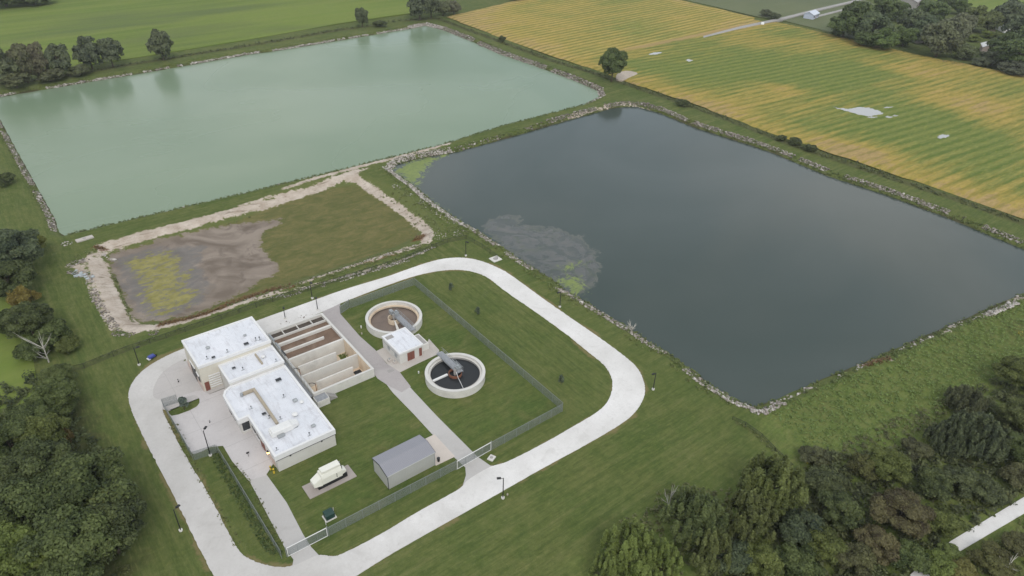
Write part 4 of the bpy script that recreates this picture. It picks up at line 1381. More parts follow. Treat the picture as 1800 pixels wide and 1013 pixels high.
STONE = stone_mat()
t_ = (1 + 5 ** .5) / 2
ICO = np.array([(-1, t_, 0), (1, t_, 0), (-1, -t_, 0), (1, -t_, 0), (0, -1, t_), (0, 1, t_), (0, -1, -t_), (0, 1, -t_), (t_, 0, -1), (t_, 0, 1), (-t_, 0, -1), (-t_, 0, 1)]) / math.hypot(1, t_)
ICF = np.array([(0, 11, 5), (0, 5, 1), (0, 1, 7), (0, 7, 10), (0, 10, 11), (1, 5, 9), (5, 11, 4), (11, 10, 2), (10, 7, 6), (7, 1, 8), (3, 9, 4), (3, 4, 2), (3, 2, 6), (3, 6, 8), (3, 8, 9), (4, 9, 5), (2, 4, 11), (6, 2, 10), (8, 6, 7), (9, 8, 1)])


def stones(name, runs, seed):
    """runs: (polyline in metres, lo, hi offset, stones per metre, size, lightness, gappiness)"""
    rg = np.random.default_rng(seed)
    V, F, T = [], [], []
    nv = 0
    for Q, lo, hi, dens, size, lite, gap in runs:
        Q = np.asarray(Q, float)
        d = np.diff(Q, axis=0)
        ln = np.hypot(d[:, 0], d[:, 1])
        k = int(dens * ln.sum())
        cum = np.concatenate([[0], np.cumsum(ln)])
        s = rg.uniform(0, cum[-1], k)
        if gap:
            g_ = np.sin(s * .31 + seed) + np.sin(s * .117 + 2 * seed) + .7 * np.sin(s * .83)
            s = s[g_ > (gap - 1) * 2]
        i = np.clip(np.searchsorted(cum, s) - 1, 0, len(ln) - 1)
        t = ((s - cum[i]) / ln[i])[:, None]
        nrm = np.stack([-d[i, 1], d[i, 0]], 1) / ln[i][:, None]
        p = Q[i] + d[i] * t + nrm * rg.uniform(lo, hi, len(s))[:, None]
        z = ground_z(p[:, 0], p[:, 1])
        n = len(p)
        sz = size * np.exp(rg.normal(0, .35, n))
        sc = np.stack([sz * rg.uniform(.7, 1.3, n), sz * rg.uniform(.7, 1.3, n), sz * rg.uniform(.45, .8, n)], 1)
        a = rg.uniform(0, 2 * PI, n)
        v = ICO[None] * rg.uniform(.75, 1.2, (n, 12, 1)) * sc[:, None]
        ca, sa = np.cos(a)[:, None], np.sin(a)[:, None]
        vx = v[..., 0] * ca - v[..., 1] * sa + p[:, :1]
        vy = v[..., 0] * sa + v[..., 1] * ca + p[:, 1:]
        vz = v[..., 2] + z[:, None] + sz[:, None] * .22
        V.append(np.stack([vx, vy, vz], 2).reshape(-1, 3))
        F.append((ICF[None] + (nv + np.arange(n) * 12)[:, None, None]).reshape(-1, 3))
        T.append(np.repeat(np.clip(rg.normal(lite - .10, .22, n), 0, 1), 20))
        nv += n * 12
    o = mesh_np(name, np.concatenate(V), np.concatenate(F), STONE, {'tint': ('FACE', np.concatenate(T))}, k=3)
    o['kind'] = 'stuff'
    return o


# P1 runs clockwise or not: offset() always moves outwards, so work from offset lines
stones('pond_riprap', [(offset(P1, .7, 14, 22), -.5, .6, 10, .26, .74, .55), (offset(P1, 1.2, 8, 16), -1.2, 1.4, 20, .27, .50, .3), (offset(P1, 1.1, 6, 9), -1.2, 1.4, 16, .27, .60, .3), (offset(P1, 1.2, 22, 27), -.7, .8, 15, .20, .64, .45),
                       (offset(P1, 1.2, 13, 16), -1.0, 1.0, 18, .26, .82, .1), (offset(P1, .8, 0, 5), -.4, .4, 1.5, .2, .5, .6)], 201)
stones('lagoon_riprap', [(offset(P2, 1.9, 0, 6), -1.1, 1.2, 55, .20, .80, 0), (offset(P2, 1.8, 5, 18), -1.4, 1.4, 20, .20, .66, .58), (offset(P2, 2.0, 16, 21), -1.2, 1.3, 28, .20, .78, .35), (offset(P2, 1.2, 20, 29), -.8, .8, 3, .22, .7, .85),
                         (offset(P2, 2.0, 28, 37), -.8, .9, 20, .20, .58, .55), (offset(P2, 2.0, 34, 42), -.9, 1.0, 18, .21, .44, .55), (offset(P2, 1.3, 40, 45), -1.0, 1.0, 3.0, .25, .5, .7), (offset(P2, 1.5, 43, 47), -1.0, 1.3, 26, .22, .84, .1),
                         (ats([(1733, 552), (1760, 542), (1790, 528)]), -1.0, 1.0, 26, .24, .84, .2), (ats([(1318, 720), (1340, 726), (1365, 712)]), -.8, .8, 20, .2, .84, .2)], 202)
stones('basin_stones', [(ats([(120, 468), (150, 456), (165, 446)]), -1.2, 1.2, 16, .20, .68, .2), (ats([(118, 478), (150, 480), (166, 520), (190, 560), (205, 580)]), -.9, .9, 14, .17, .55, .2), (ats([(200, 585), (240, 590), (280, 583)]), -1.0, 1.0, 12, .15, .40, .1),
                        (ats([(136, 484), (160, 486)]), -.7, .7, 14, .2, .7, 0), (ats([(425, 526), (543, 491), (633, 462), (745, 428)]), -.35, .35, 6, .15, .74, .3), (ats([(470, 526), (584, 494), (700, 461), (765, 434)]), -.35, .35, 7, .15, .78, .2), (ats([(500, 523), (600, 494), (720, 458)]), -.4, .4, 6, .14, .78, .3),
                        (ats([(690, 325), (740, 355), (800, 395)]), -1.0, 1.0, 3, .15, .8, .3), (ats([(760, 420), (790, 405), (815, 412)]), -2.0, 2.0, 9, .14, .8, .2), (ats([(110, 432), (125, 425)]), -1.2, 1.2, 6, .2, .8, 0), (ats([(180, 442), (196, 447)]), -.5, .5, 4, .28, .9, 0)], 203)
stones('tank_rubble', [(ats([(490, 572), (520, 561), (560, 547)]), -.7, .4, 6, .10, .75, 0)], 204)

# ------------------------------------------------------------------ main building
bd = empty('treatment_building', (27, 110, 0), 'white flat-roofed treatment building in three stepped blocks beside the open tanks', 'building')
W_, T_ = MT['wall_white'], MT['trim']
OZ, MZ, GZ = 3.85, 5.0, 6.3
# office block outline (with the wing that carries the entrance)
OUT = [(22.2, 91.2), (33.0, 91.2), (33.0, 113.4), (22.0, 113.4), (20.9, 112.4), (20.5, 111.2), (20.4, 103.75), (22.2, 103.75)]
w = MB().prism(OUT, 0, OZ - .55)
w.build('office_wall', W_, bd)


def shrink(poly, d):
    A = np.asarray(poly, float)
    if np.sum(A[:, 0] * np.roll(A[:, 1], -1) - np.roll(A[:, 0], -1) * A[:, 1]) < 0:
        A = A[::-1]
    n = len(A)
    o = []
    for i in range(n):
        e1 = A[i] - A[i - 1]
        e2 = A[(i + 1) % n] - A[i]
        n1 = np.array([-e1[1], e1[0]]) / np.hypot(*e1)
        n2 = np.array([-e2[1], e2[0]]) / np.hypot(*e2)
        b = (n1 + n2)
        b = b / max(b @ b, .2) * 2
        o.append(tuple(A[i] + b * d))
    return o


def parapet(poly, z0, z1, t, name, m):
    I = shrink(poly, t)
    Oo = shrink(poly, -.12)
    n = len(Oo)
    mb = MB()
    v = [(x, y, z0) for x, y in Oo] + [(x, y, z1) for x, y in Oo] + [(x, y, z1) for x, y in I] + [(x, y, z0) for x, y in I]
    f = []
    for k in range(4):
        for i in range(n):
            j = (i + 1) % n
            f.append((k * n + i, k * n + j, ((k + 1) % 4) * n + j, ((k + 1) % 4) * n + i))
    mb.add(v, f)
    return mb.build(name, m, bd)


ROOF_OUT = [(22.0, 91.1), (33.0, 91.1), (33.0, 113.25), (22.0, 113.25), (20.9, 112.6), (20.25, 111.4), (20.1, 103.45), (22.0, 103.45)]
parapet(ROOF_OUT, OZ - .95, OZ + .12, .32, 'office_parapet', T_)
r = MB().prism(shrink(ROOF_OUT, .2), OZ - .4, OZ - .14)
r.build('office_roof', MT['roof'], bd)
# dark drip line and scuppers below the front parapet
d = MB().box(22.0, 33.06, 90.93, 90.985, OZ - 1.02, OZ - .955)
d.build('drip_line', MT['dark'], bd)
for x in (24.4, 30.2):
    MB().box(x, x + .28, 90.86, 90.98, OZ - 1.2, OZ - .92).build('scupper', MT['dark'], bd)
# middle block
MID = [(22.2, 113.42), (32.98, 113.42), (32.98, 119.4), (22.2, 119.4)]
MB().prism(MID, 0, MZ - .3).build('middle_wall', MT['wall_white'], bd)
parapet(MID, MZ - .45, MZ + .05, .3, 'middle_parapet', T_)
MB().prism(shrink(MID, .2), MZ - .28, MZ - .14).build('middle_roof', MT['roof'], bd)
# divider wall and tan flashing on the middle roof
MB().box(29.1, 29.4, 114.9, 118.6, MZ - .14, MZ + .22).build('roof_curb', MT['tan_pipe'], bd)
# garage block
GAR = [(18.6, 119.5), (32.9, 119.5), (32.9, 129.7), (18.6, 129.7)]
MB().prism(GAR, 0, GZ - .3).build('garage_wall', MT['wall_cream'], bd)
parapet(GAR, GZ - .5, GZ + .06, .3, 'garage_parapet', T_)
MB().prism(shrink(GAR, .2), GZ - .28, GZ - .12).build('garage_roof', MT['roof'], bd)
sl = MB()
for i in range(6):
    sl.box(19.9, 22.1, 119.30, 119.47, .5 + i * .55, .72 + i * .55)
sl.build('siding_bands', T_, bd)
MB().box(18.9, 19.75, 119.40, 119.49, 0.08, 2.15).build('door', MT['red'], bd)
# garage west face: plinth, doors and windows
MB().box(18.46, 18.59, 119.6, 129.6, .05, 1.3).build('plinth', MT['wall_pink'], bd)
for y0, y1, z0, z1 in ((121.0, 122.4, 1.6, 3.0), (123.3, 126.3, .1, 3.4)):
    f_ = MB().box(18.42, 18.56, y0, y1, z0, z1).build('window' if z0 > 1 else 'roller_door', MT['glass'] if z0 > 1 else MT['dark'], bd)
    MB().box(18.38, 18.58, y0 - .12, y1 + .12, z1, z1 + .15).build('lintel', T_, f_)
# office west face
for y0, y1, m_, nm in ((97.2, 98.9, 'red', 'door'), (94.6, 95.9, 'wall_pink', 'door'), (92.6, 93.9, 'wall_pink', 'door')):
    f_ = MB().box(22.06, 22.19, y0, y1, .08, 2.3).build(nm, MT[m_], bd)
    MB().box(21.95, 22.18, y0 - .15, y1 + .15, 2.3, 2.45).build('door_hood', MT['concrete'], f_)
for y0 in (99.6, 101.6):
    f_ = MB().box(22.05, 22.19, y0, y0 + 1.2, 1.0, 2.3).build('window', MT['glass'], bd)
    MB().box(21.98, 22.19, y0 - .1, y0 + 1.3, .88, 1.0).build('sill', T_, f_)
f_ = MB().box(20.65, 21.95, 103.66, 103.745, .7, 2.6).build('window', MT['glass'], bd)
MB().box(20.6, 22.0, 103.58, 103.745, .58, .70).build('sill', T_, f_)
for y0 in (107.0, 108.9):
    MB().box(20.33, 20.44, y0, y0 + 1.3, .9, 2.3).build('window', MT['glass'], bd)
# east face of the office (toward the tanks): a door
MB().box(33.01, 33.1, 96.0, 97.0, .05, 2.2).build('door', MT['red'], bd)
# wall lamp, lit, by the south-west corner
m, nt, b = mat('lit_lamp_glass')
b.inputs['Base Color'].default_value = (.9, .6, .25, 1)
b.inputs['Emission Color'].default_value = (1, .55, .15, 1)
b.inputs['Emission Strength'].default_value = 6
lp = MB().box(21.6, 21.98, 94.05, 94.45, 2.55, 2.75).build('wall_lamp', MT['dark'], bd)
MB().box(21.62, 21.95, 94.08, 94.42, 2.25, 2.54).build('lamp_glass', m, lp)
# light splash of rust below
# roof plant
hv = empty('rooftop_air_handler', (25.6, 96.6, OZ - .14), 'large white air handling unit on the lower office roof', 'air handler')
MB().bevbox(23.5, 27.2, 95.55, 97.3, OZ - .05, OZ + 1.05, .12).build('casing', MT['white_metal'], hv)
MB().add([(27.2, 95.6, OZ), (28.5, 96.0, OZ), (28.5, 97.0, OZ), (27.2, 97.3, OZ), (27.2, 95.6, OZ + .95), (28.5, 96.0, OZ + .6), (28.5, 97.0, OZ + .6), (27.2, 97.3, OZ + .95)],
         [(0, 3, 2, 1), (4, 5, 6, 7), (0, 1, 5, 4), (1, 2, 6, 5), (2, 3, 7, 6)]).build('intake_hood', MT['white_metal'], hv)
MB().box(23.3, 23.7, 95.7, 97.1, OZ - .1, OZ + .7).build('filter_box', MT['white_metal'], hv)
MB().box(24.2, 25.4, 94.85, 95.5, OZ - .12, OZ + .25).build('condenser', MT['galv'], hv)
MB().box(23.6, 28.2, 95.7, 95.8, OZ - .14, OZ - .04).box(23.6, 28.2, 97.05, 97.15, OZ - .14, OZ - .04).build('skid', MT['galv'], hv)
du = empty('roof_duct', (25.4, 104, OZ - .14), 'long tan pipe run along the lower office roof with a short branch', 'duct')
mb = MB().box(25.15, 25.65, 98.3, 109.9, OZ + .02, OZ + .42)
mb.build('main_duct', MT['tan_pipe'], du)
MB().box(23.3, 25.13, 109.3, 109.85, OZ + .0, OZ + .5).build('branch_duct', MT['tan_pipe'], du)
MB().cyl(23.0, 109.5, .28, OZ - .14, OZ + .6, 12).build('roof_outlet', MT['galv'], du)
sup = MB()
for y in np.arange(99, 109.5, 1.5):
    sup.box(25.2, 25.6, y, y + .12, OZ - .14, OZ + .0)
sup.build('supports', MT['galv'], du)


def vent(x, y, z, s, kind_, label):
    e = empty('roof_vent', (x, y, z), label, 'roof vent', 'vents and hatches on the roofs')
    if kind_ == 'mushroom':
        MB().cyl(0, 0, .28 * s, 0, .35 * s, 14).local('neck', MT['galv'], e)
        MB().tube([(0, 0, .35 * s), (0, 0, .5 * s), (0, 0, .62 * s)], [.5 * s, .48 * s, .2 * s], 16).local('cowl', MT['white_metal'], e)
    elif kind_ == 'hatch':
        MB().box(-.6 * s, .6 * s, -.45 * s, .45 * s, 0, .28).local('curb', MT['galv'], e)
        MB().bevbox(-.66 * s, .66 * s, -.5 * s, .5 * s, .28, .36, .04).local('lid', MT['dark'], e)
    elif kind_ == 'hood':
        MB().box(-.5 * s, .5 * s, -.4 * s, .4 * s, 0, .3).local('curb', MT['galv'], e)
        MB().add([(-.6 * s, -.5 * s, .3), (.6 * s, -.5 * s, .3), (.6 * s, .5 * s, .3), (-.6 * s, .5 * s, .3), (-.3 * s, -.2 * s, .8 * s), (.3 * s, -.2 * s, .8 * s), (.3 * s, .2 * s, .8 * s), (-.3 * s, .2 * s, .8 * s)],
                 [(0, 3, 2, 1), (4, 5, 6, 7), (0, 1, 5, 4), (1, 2, 6, 5), (2, 3, 7, 6), (3, 0, 4, 7)]).local('hood', MT['galv'], e)
    else:
        MB().cyl(0, 0, .09 * s, 0, .8 * s, 10).local('pipe', MT['galv'], e)
        MB().cyl(0, 0, .16 * s, .8 * s, .92 * s, 10).local('cap', MT['dark'], e)
        MB().box(-.35, .35, -.06, .06, 0, .05).local('flashing', MT['galv'], e)
    return e


zo, zm, zg = OZ - .14, MZ - .14, GZ - .12
for a in [(30.3, 109.8, zo, .8, 'hatch', 'dark lidded hatch near the upper end of the lower office roof'), (30.5, 102.4, zo, .75, 'hood', 'grey hooded vent midway along the lower office roof'), (31.3, 101.2, zo, .8, 'mushroom', 'round cowl beside the grey hooded vent on the office roof'),
          (30.4, 94.2, zo, .65, 'hood', 'small hooded vent right of the white air handler'), (28.9, 98.7, zo, 1.1, 'mushroom', 'large white round cowl just above the air handler'), (28.9, 92.5, zo, .8, 'pipe', 'thin vent pipe nearest the front parapet'),
          (24.5, 102.3, zo, .55, 'hatch', 'small dark hatch left of the tan pipe run'), (24.9, 100.8, zo, .8, 'pipe', 'vent pipe left of the tan pipe run, below the small hatch'), (22.9, 92.5, zo, .7, 'pipe', 'vent pipe at the front left corner of the office roof'),
          (29.2, 104.6, zo, .8, 'pipe', 'vent pipe in the middle of the office roof, right of the tan run'), (23.2, 105.2, zo, .7, 'pipe', 'vent pipe above the entrance wing'), (26.4, 99.4, zo, .7, 'pipe', 'vent pipe between the tan run and the large white cowl'),
          (24.3, 116.8, zm, .5, 'hatch', 'small dark hatch on the middle roof'), (25.6, 115.4, zm, .8, 'pipe', 'vent pipe on the middle roof, left of the tan curb'), (30.2, 116.8, zm, .8, 'mushroom', 'bluish round cowl on the middle roof, right of the tan curb'),
          (31.8, 114.2, zm, .7, 'pipe', 'vent pipe at the middle roof\'s front right corner'), (22.0, 124.3, zg, .65, 'hood', 'grey hood standing alone on the left of the highest roof'), (24.7, 120.8, zg, .8, 'pipe', 'vent pipe at the front edge of the highest roof, midway'),
          (20.8, 121.0, zg, .8, 'pipe', 'vent pipe at the front left corner of the highest roof'), (21.9, 120.6, zg, .5, 'hatch', 'small hatch beside the front left vent pipe of the highest roof'), (29.4, 124.1, zg, .5, 'hood', 'small hood on the right half of the highest roof'),
          (28.6, 121.1, zg, .7, 'hatch', 'grey hatch at the front of the highest roof, right half'), (30.6, 121.2, zg, .9, 'pipe', 'left one of two vent pipes at the highest roof\'s front right corner'), (31.3, 121.0, zg, .9, 'pipe', 'right one of two vent pipes at the highest roof\'s front right corner')]:
    vent(*a)

# ------------------------------------------------------------------ open tanks
tk = empty('aeration_tanks', (41, 116, 0), 'open concrete process tanks beside the white building, the back ones full of brown sludge', 'tank')
x0, x1, y0, y1 = TANK
TZ = 2.0
o = MB()
o.box(x0, x1, y0, y0 + .4, -2.2, TZ).box(x0, x1, y1 - .4, y1, -2.2, TZ).box(x1 - .4, x1, y0 + .4, y1 - .4, -2.2, TZ).box(x0, x0 + .4, y0 + .4, y1 - .4, -2.2, TZ)
o.build('outer_wall', MT['concrete'], tk)
cp = MB().box(x0 - .05, x1 + .05, y0 - .05, y0 + .45, TZ, TZ + .06).box(x1 - .45, x1 + .05, y0 + .45, y1 - .45, TZ, TZ + .06).box(x0 - .05, x1 + .05, y1 - .45, y1 + .05, TZ, TZ + .06)
cp.build('coping', MT['wall_white'], tk)
il = MB()   # cream lining of the empty bays
il.box(x1 - .44, x1 - .402, y0 + .44, 116.8, -1.5, TZ - .1).box(x0 + .402, x0 + .44, y0 + .44, 116.8, -1.5, TZ - .1).box(x0 + .44, x1 - .44, y0 + .402, y0 + .44, -1.5, TZ - .1)
il.build('lining', MT['tank_inner'], tk)
MB().box(x0 + .4, x1 - .4, y0 + .4, y1 - .4, -2.1, -1.5).build('tank_floor', MT['tank_inner'], tk)
xi0, xi1 = x0 + .45, x1 - .45
for yy, t, xa, xb, m_ in ((125.6, .2, xi0, xi1, 'wall_white'), (123.1, .55, xi0, xi1, 'concrete'), (117.0, .45, xi0, xi1, 'concrete'), (110.5, .3, xi0, xi1, 'wall_white')):
    MB().box(xa, xb, yy - t / 2, yy + t / 2, -1.495, TZ - .01).build('dividing_wall', MT[m_], tk)
for yy, t, xa, xb in ((120.1, .35, xi0, 44.3), (113.7, .25, xi0 + .6, 44.0), (107.3, .25, xi0 + 1.6, 44.6)):
    MB().box(xa, xb, yy - t / 2, yy + t / 2, -1.494, TZ - .06).build('baffle_wall', MT['concrete'], tk)
MB().box(xi0, xi1, 123.4, 125.48, .3, 1.45).build('sludge', MT['sludge'], tk)
MB().box(xi0, xi1, 117.24, 122.82, .3, 1.35).build('sludge', MT['sludge'], tk)
MB().box(xi0, xi1, 125.72, y1 - .42, .2, 1.35).build('sludge', MT['sludge_dark'], tk)
for x in (37.9, 41.2, 44.4):
    MB().box(x, x + .16, 125.72, y1 - .42, .3, 1.75).build('cross_beam', MT['concrete'], tk)
MB().box(45.5, 47.1, 108.4, 109.6, -1.494, -1.44).build('sump', MT['dark'], tk)
clumps('tank_weeds', [[(45.5, 114.7), (47.2, 114.7), (47.2, 116.4), (45.5, 116.4)]], 8, .35, .35, .2, 10, (.085, .12, .02), 120, zoff=-1.45 - .0)
# gap walkway between building and tanks
wk = empty('tank_walkway', (33.9, 112, 0), 'grey raised walkway between the building and the tanks with pipes and railings', 'walkway')
MB().box(33.1, 34.62, 104.6, 127.5, 1.05, 1.2).build('deck', MT['grate'], wk)
s_ = MB()
for y in np.arange(105, 127.5, 3.0):
    s_.box(33.2, 34.5, y, y + .2, 0, 1.05)
s_.build('supports', MT['concrete_grey'], wk)
for k, (ya, yb) in enumerate(((118.4, 120.6), (121.2, 123.6), (124.6, 127.3))):
    MB().box(34.9, 35.25, ya, yb, TZ + .06, TZ + .22).build('pipe_trough', MT['galv'] if k else MT['dark'], wk)
rl = MB()
for y in np.arange(105, 127.5, 1.6):
    rl.tube([(34.66, y, 1.2), (34.66, y, 2.9)], .03, 5)
rl.tube([(34.66, 105, 2.9), (34.66, 126.7, 2.9)], .03, 5).tube([(34.66, 105, 2.45), (34.66, 126.7, 2.45)], .025, 5)
rl.build('railing', MT['galv'], wk)
lb = empty('stair_landing', (35.8, 103, 0), 'concrete landing block with railing and steps at the tanks\' front corner', 'landing')
MB().box(34.45, 37.0, 102.05, 104.05, 0, 1.45).build('block', MT['concrete'], lb)
MB().box(34.6, 36.85, 102.2, 104.0, 1.45, 1.5).build('deck', MT['grate'], lb)
st = MB()
for i in range(6):
    st.box(37.02 + i * .3, 37.34 + i * .3, 102.7, 103.9, 0, 1.3 - i * .22)
st.build('steps', MT['concrete_grey'], lb)
rl = MB()
for x in (34.5, 35.3, 36.1, 36.95):
    rl.tube([(x, 102.1, 1.45), (x, 102.1, 2.45)], .03, 5)
rl.tube([(34.5, 102.1, 2.45), (36.95, 102.1, 2.45), (38.8, 102.6, 1.0)], .03, 5).tube([(34.5, 102.1, 2.0), (36.95, 102.1, 2.0)], .025, 5)
rl.build('railing', MT['galv'], lb)


def davit(x, y, label):
    e = empty('davit_crane', (x, y, 1.2), label, 'crane', 'davit cranes by the tanks')
    MB().cyl(0, 0, .16, 0, .3, 10).local('base', MT['black'], e)
    MB().tube([(0, 0, .3), (0, 0, 2.6)], .07, 8).local('mast', MT['rust'], e)
    MB().tube([(0, 0, 2.55), (-.5, .25, 2.9), (-1.1, .5, 2.85)], [.07, .06, .05], 8).local('jib', MT['black'], e)
    MB().tube([(-1.0, .46, 2.85), (-1.0, .46, 2.4)], .02, 5).local('hook_line', MT['black'], e)


davit(35.6, 104.7, 'dark davit crane at the tanks\' front corner by the landing')
davit(34.9, 110.6, 'dark davit crane between the building and the empty tank bays')


# ------------------------------------------------------------------ clarifiers
def clarifier(cx, cy, R, label, zw, wmat, well_mat, arm):
    e = empty('clarifier', (cx, cy, 0), label, 'clarifier')
    MB().ring(0, 0, R - .55, R, -.3, 1.72, 96).local('tank_wall', MT['concrete'], e)
    MB().ring(0, 0, R - .60, R + .05, 1.722, 1.80, 96).local('rim', MT['wall_white'], e)
    MB().ring(0, 0, R - 1.05, R - .60, .9 if zw < .8 else 1.2, 1.02 if zw < .8 else 1.32, 96).local('launder', MT['concrete'] if zw > .8 else MT['tank_inner'], e)
    MB().ring(0, 0, R - 1.09, R - 1.052, .75 if zw < .8 else 1.0, 1.15 if zw < .8 else 1.42, 96).local('weir', MT['tank_inner'] if zw < .8 else MT['concrete_grey'], e)
    MB().disc(0, 0, R - .6, zw, 96).local('water', wmat, e)
    MB().cyl(0, 0, .32, zw - .5, 2.3, 14).local('centre_column', MT['concrete_grey'], e)
    MB().ring(0, 0, 1.25, 1.38, zw - .1, 1.55, 40).local('feed_well', well_mat, e)
    # bridge
    d = 1 if arm > 0 else -1
    br = MB().box(.0, 1.35, min(-.9, d * (R + .9)) if d < 0 else -.9, max(d * (R + .9), .9) if d > 0 else .9, 1.86, 2.02)
    br.local('bridge_deck', MT['grate'], e)
    gi = MB()
    ya, yb = (-.9, R + .9) if d > 0 else (-R - .9, .9)
    for x in (.0, 1.27):
        gi.box(x, x + .08, ya, yb, 1.60, 1.855)
    gi.local('girders', MT['galv'], e)
    rl = MB()
    for x in (.04, 1.31):
        for y in np.arange(ya, yb + .1, 1.2):
            rl.tube([(x, y, 2.02), (x, y, 3.0)], .028, 5)
        rl.tube([(x, ya, 3.0), (x, yb, 3.0)], .032, 5).tube([(x, ya, 2.5), (x, yb, 2.5)], .026, 5)
    rl.local('railing', MT['galv'], e)
    MB().box(.2, 1.1, -.55, .45, 2.03, 2.75).cyl(.65, -.05, .3, 2.75, 3.15, 10).local('drive_unit', MT['galv'], e)
    return e


def mat_tankwater():
    m, nt, b = mat('still_dark_water')
    b.inputs['Base Color'].default_value = (.022, .024, .026, 1)
    b.inputs['Roughness'].default_value = .08
    b.inputs['IOR'].default_value = 1.333
    return m


c2 = clarifier(60.75, 94.0, 6.1, 'round clarifier full of dark water with a grey bridge, the nearer of the two', 1.0, mat_tankwater(), MT['rust'], 1)
MB().box(-5.0, -1.38, .55, 1.0, .85, 1.3).local('scum_trough', MT['white_metal'], c2)
MB().tube([(-.1, -.5, 2.1), (-.4, -1.6, 1.6), (-1.2, -4.8, 1.12)], [.06, .05, .05], 6).local('skimmer_arm', MT['white_metal'], c2)
MB().box(1.5, 1.62, 1.0, 3.4, 1.05, 2.0).box(2.0, 2.1, .6, 2.8, 1.05, 1.6).local('baffle_plates', MT['galv'], c2)
c2.children[0].name = c2.children[0].name
c1 = clarifier(60.3, 118.1, 6.3, 'round clarifier drained to brown mud, behind the small red-doored pump house', .3, MT['clarifier_mud'], MT['tank_inner'], -1)
MB().add([(-1.9, -4.9, .32), (-1.1, -5.2, .32), (-.45, -1.3, 1.5), (-.65, -1.3, 1.5), (-1.9, -4.9, .5), (-1.1, -5.2, .5), (-.45, -1.3, 1.62), (-.65, -1.3, 1.62)],
         [(0, 3, 2, 1), (4, 5, 6, 7), (0, 1, 5, 4), (1, 2, 6, 5), (2, 3, 7, 6), (3, 0, 4, 7)]).local('scum_trough', MT['concrete'], c1)
MB().box(-.2, .5, .8, 1.9, 1.7, 2.6).local('cable_box', MT['galv'], c1)

# ------------------------------------------------------------------ clarifier pump house
ph = empty('pump_house', (56.7, 108, 0), 'small white flat-roofed pump house with red-brown doors between the two clarifiers', 'building')
PX0, PX1, PY0, PY1, PZ = 53.9, 59.5, 104.4, 111.7, 2.9
MB().box(PX0, PX1, PY0, PY1, 0, PZ - .35).build('wall', W_, ph)
bd_keep, bd = bd, ph
parapet([(PX0, PY0), (PX1, PY0), (PX1, PY1), (PX0, PY1)], PZ - .36, PZ, .22, 'roof_edge', T_)
bd = bd_keep
MB().box(PX0 + .15, PX1 - .15, PY0 + .15, PY1 - .15, PZ - .34, PZ - .08).build('roof', MT['roof'], ph)
for xa, xb in ((55.7, 57.4), (58.55, 59.2)):
    dd = MB().box(xa, xb, PY0 - .06, PY0 - .003, .08, 2.15).build('door', MT['red'], ph)
    if xb - xa > 1:
        MB().box((xa + xb) / 2 - .02, (xa + xb) / 2 + .02, PY0 - .075, PY0 - .062, .1, 2.1).build('door_joint', MT['dark'], dd)
MB().box(PX0 - .05, PX0 - .003, 104.9, 111.2, 1.85, 1.95).build('wall_band', MT['galv'], ph)
for y in (105.6, 108.6):
    MB().box(PX0 - .06, PX0 - .003, y, y + .9, 1.0, 1.8).build('louvre', MT['galv'], ph)
st_ = MB().box(54.2, 55.9, 110.0, 111.2, PZ - .078, PZ - .06).build('ponded_dirt', MT['concrete_grey'], ph)
an = empty('valve_chamber', (60.6, 107, 0), 'plain grey concrete chamber against the pump house\'s right side', 'chamber')
MB().box(59.62, 61.6, 105.4, 109.6, 0, 1.55).build('block', MT['concrete'], an)
MB().box(59.9, 61.3, 105.8, 109.2, 1.552, 1.62).build('cover', MT['concrete_grey'], an)
for x, y, s, lab in [(52.6, 106.6, .35, 'squat tan valve box on the pad left of the pump house'), (53.2, 105.5, .28, 'pale standpipe on the pad by the pump house corner')]:
    e = empty('valve_box', (x, y, .06), lab, 'valve')
    MB().bevbox(-s, s, -s, s, 0, s * 1.6, .05).local('body', MT['concrete_pad'], e)
    MB().cyl(0, 0, s * .4, s * 1.6, s * 2.3, 10).local('handwheel', MT['galv'], e)
sheet('pad_grating', [[(50.6, 103.3), (51.9, 103.3), (51.9, 104.2), (50.6, 104.2)]], .082, MT['concrete_grey'], .05)

# ------------------------------------------------------------------ shed
sh = empty('metal_shed', (40.1, 79.1, 0), 'long pale metal shed with a grey low-pitched roof inside the fence', 'shed')
SX0, SX1, SY0, SY1, SE, SR = 35.55, 44.75, 76.55, 81.55, 3.2, 3.8
sm = (SY0 + SY1) / 2
MB().add([(SX0, SY0, 0), (SX1, SY0, 0), (SX1, SY1, 0), (SX0, SY1, 0), (SX0, SY0, SE), (SX1, SY0, SE), (SX1, SY1, SE), (SX0, SY1, SE), (SX0, sm, SR - .05), (SX1, sm, SR - .05)],
         [(0, 3, 2, 1), (0, 1, 5, 4), (2, 3, 7, 6), (1, 2, 6, 9, 5), (3, 0, 4, 8, 7), (4, 5, 9, 8), (8, 9, 6, 7)]).build('wall', MT['shed_wall'], sh)
rf = MB()
ov, t = .14, .07
for s in (1, -1):
    ye = SY0 - ov if s > 0 else SY1 + ov
    a = [(SX0 - ov, ye, SE - .02), (SX1 + ov, ye, SE - .02), (SX1 + ov, sm, SR + .02), (SX0 - ov, sm, SR + .02)]
    v = a + [(x, y, z + t) for x, y, z in a]
    rf.add(v, [(0, 3, 2, 1), (4, 5, 6, 7), (0, 1, 5, 4), (1, 2, 6, 5), (2, 3, 7, 6), (3, 0, 4, 7)])
rf.build('roof', MT['shed_roof'], sh)
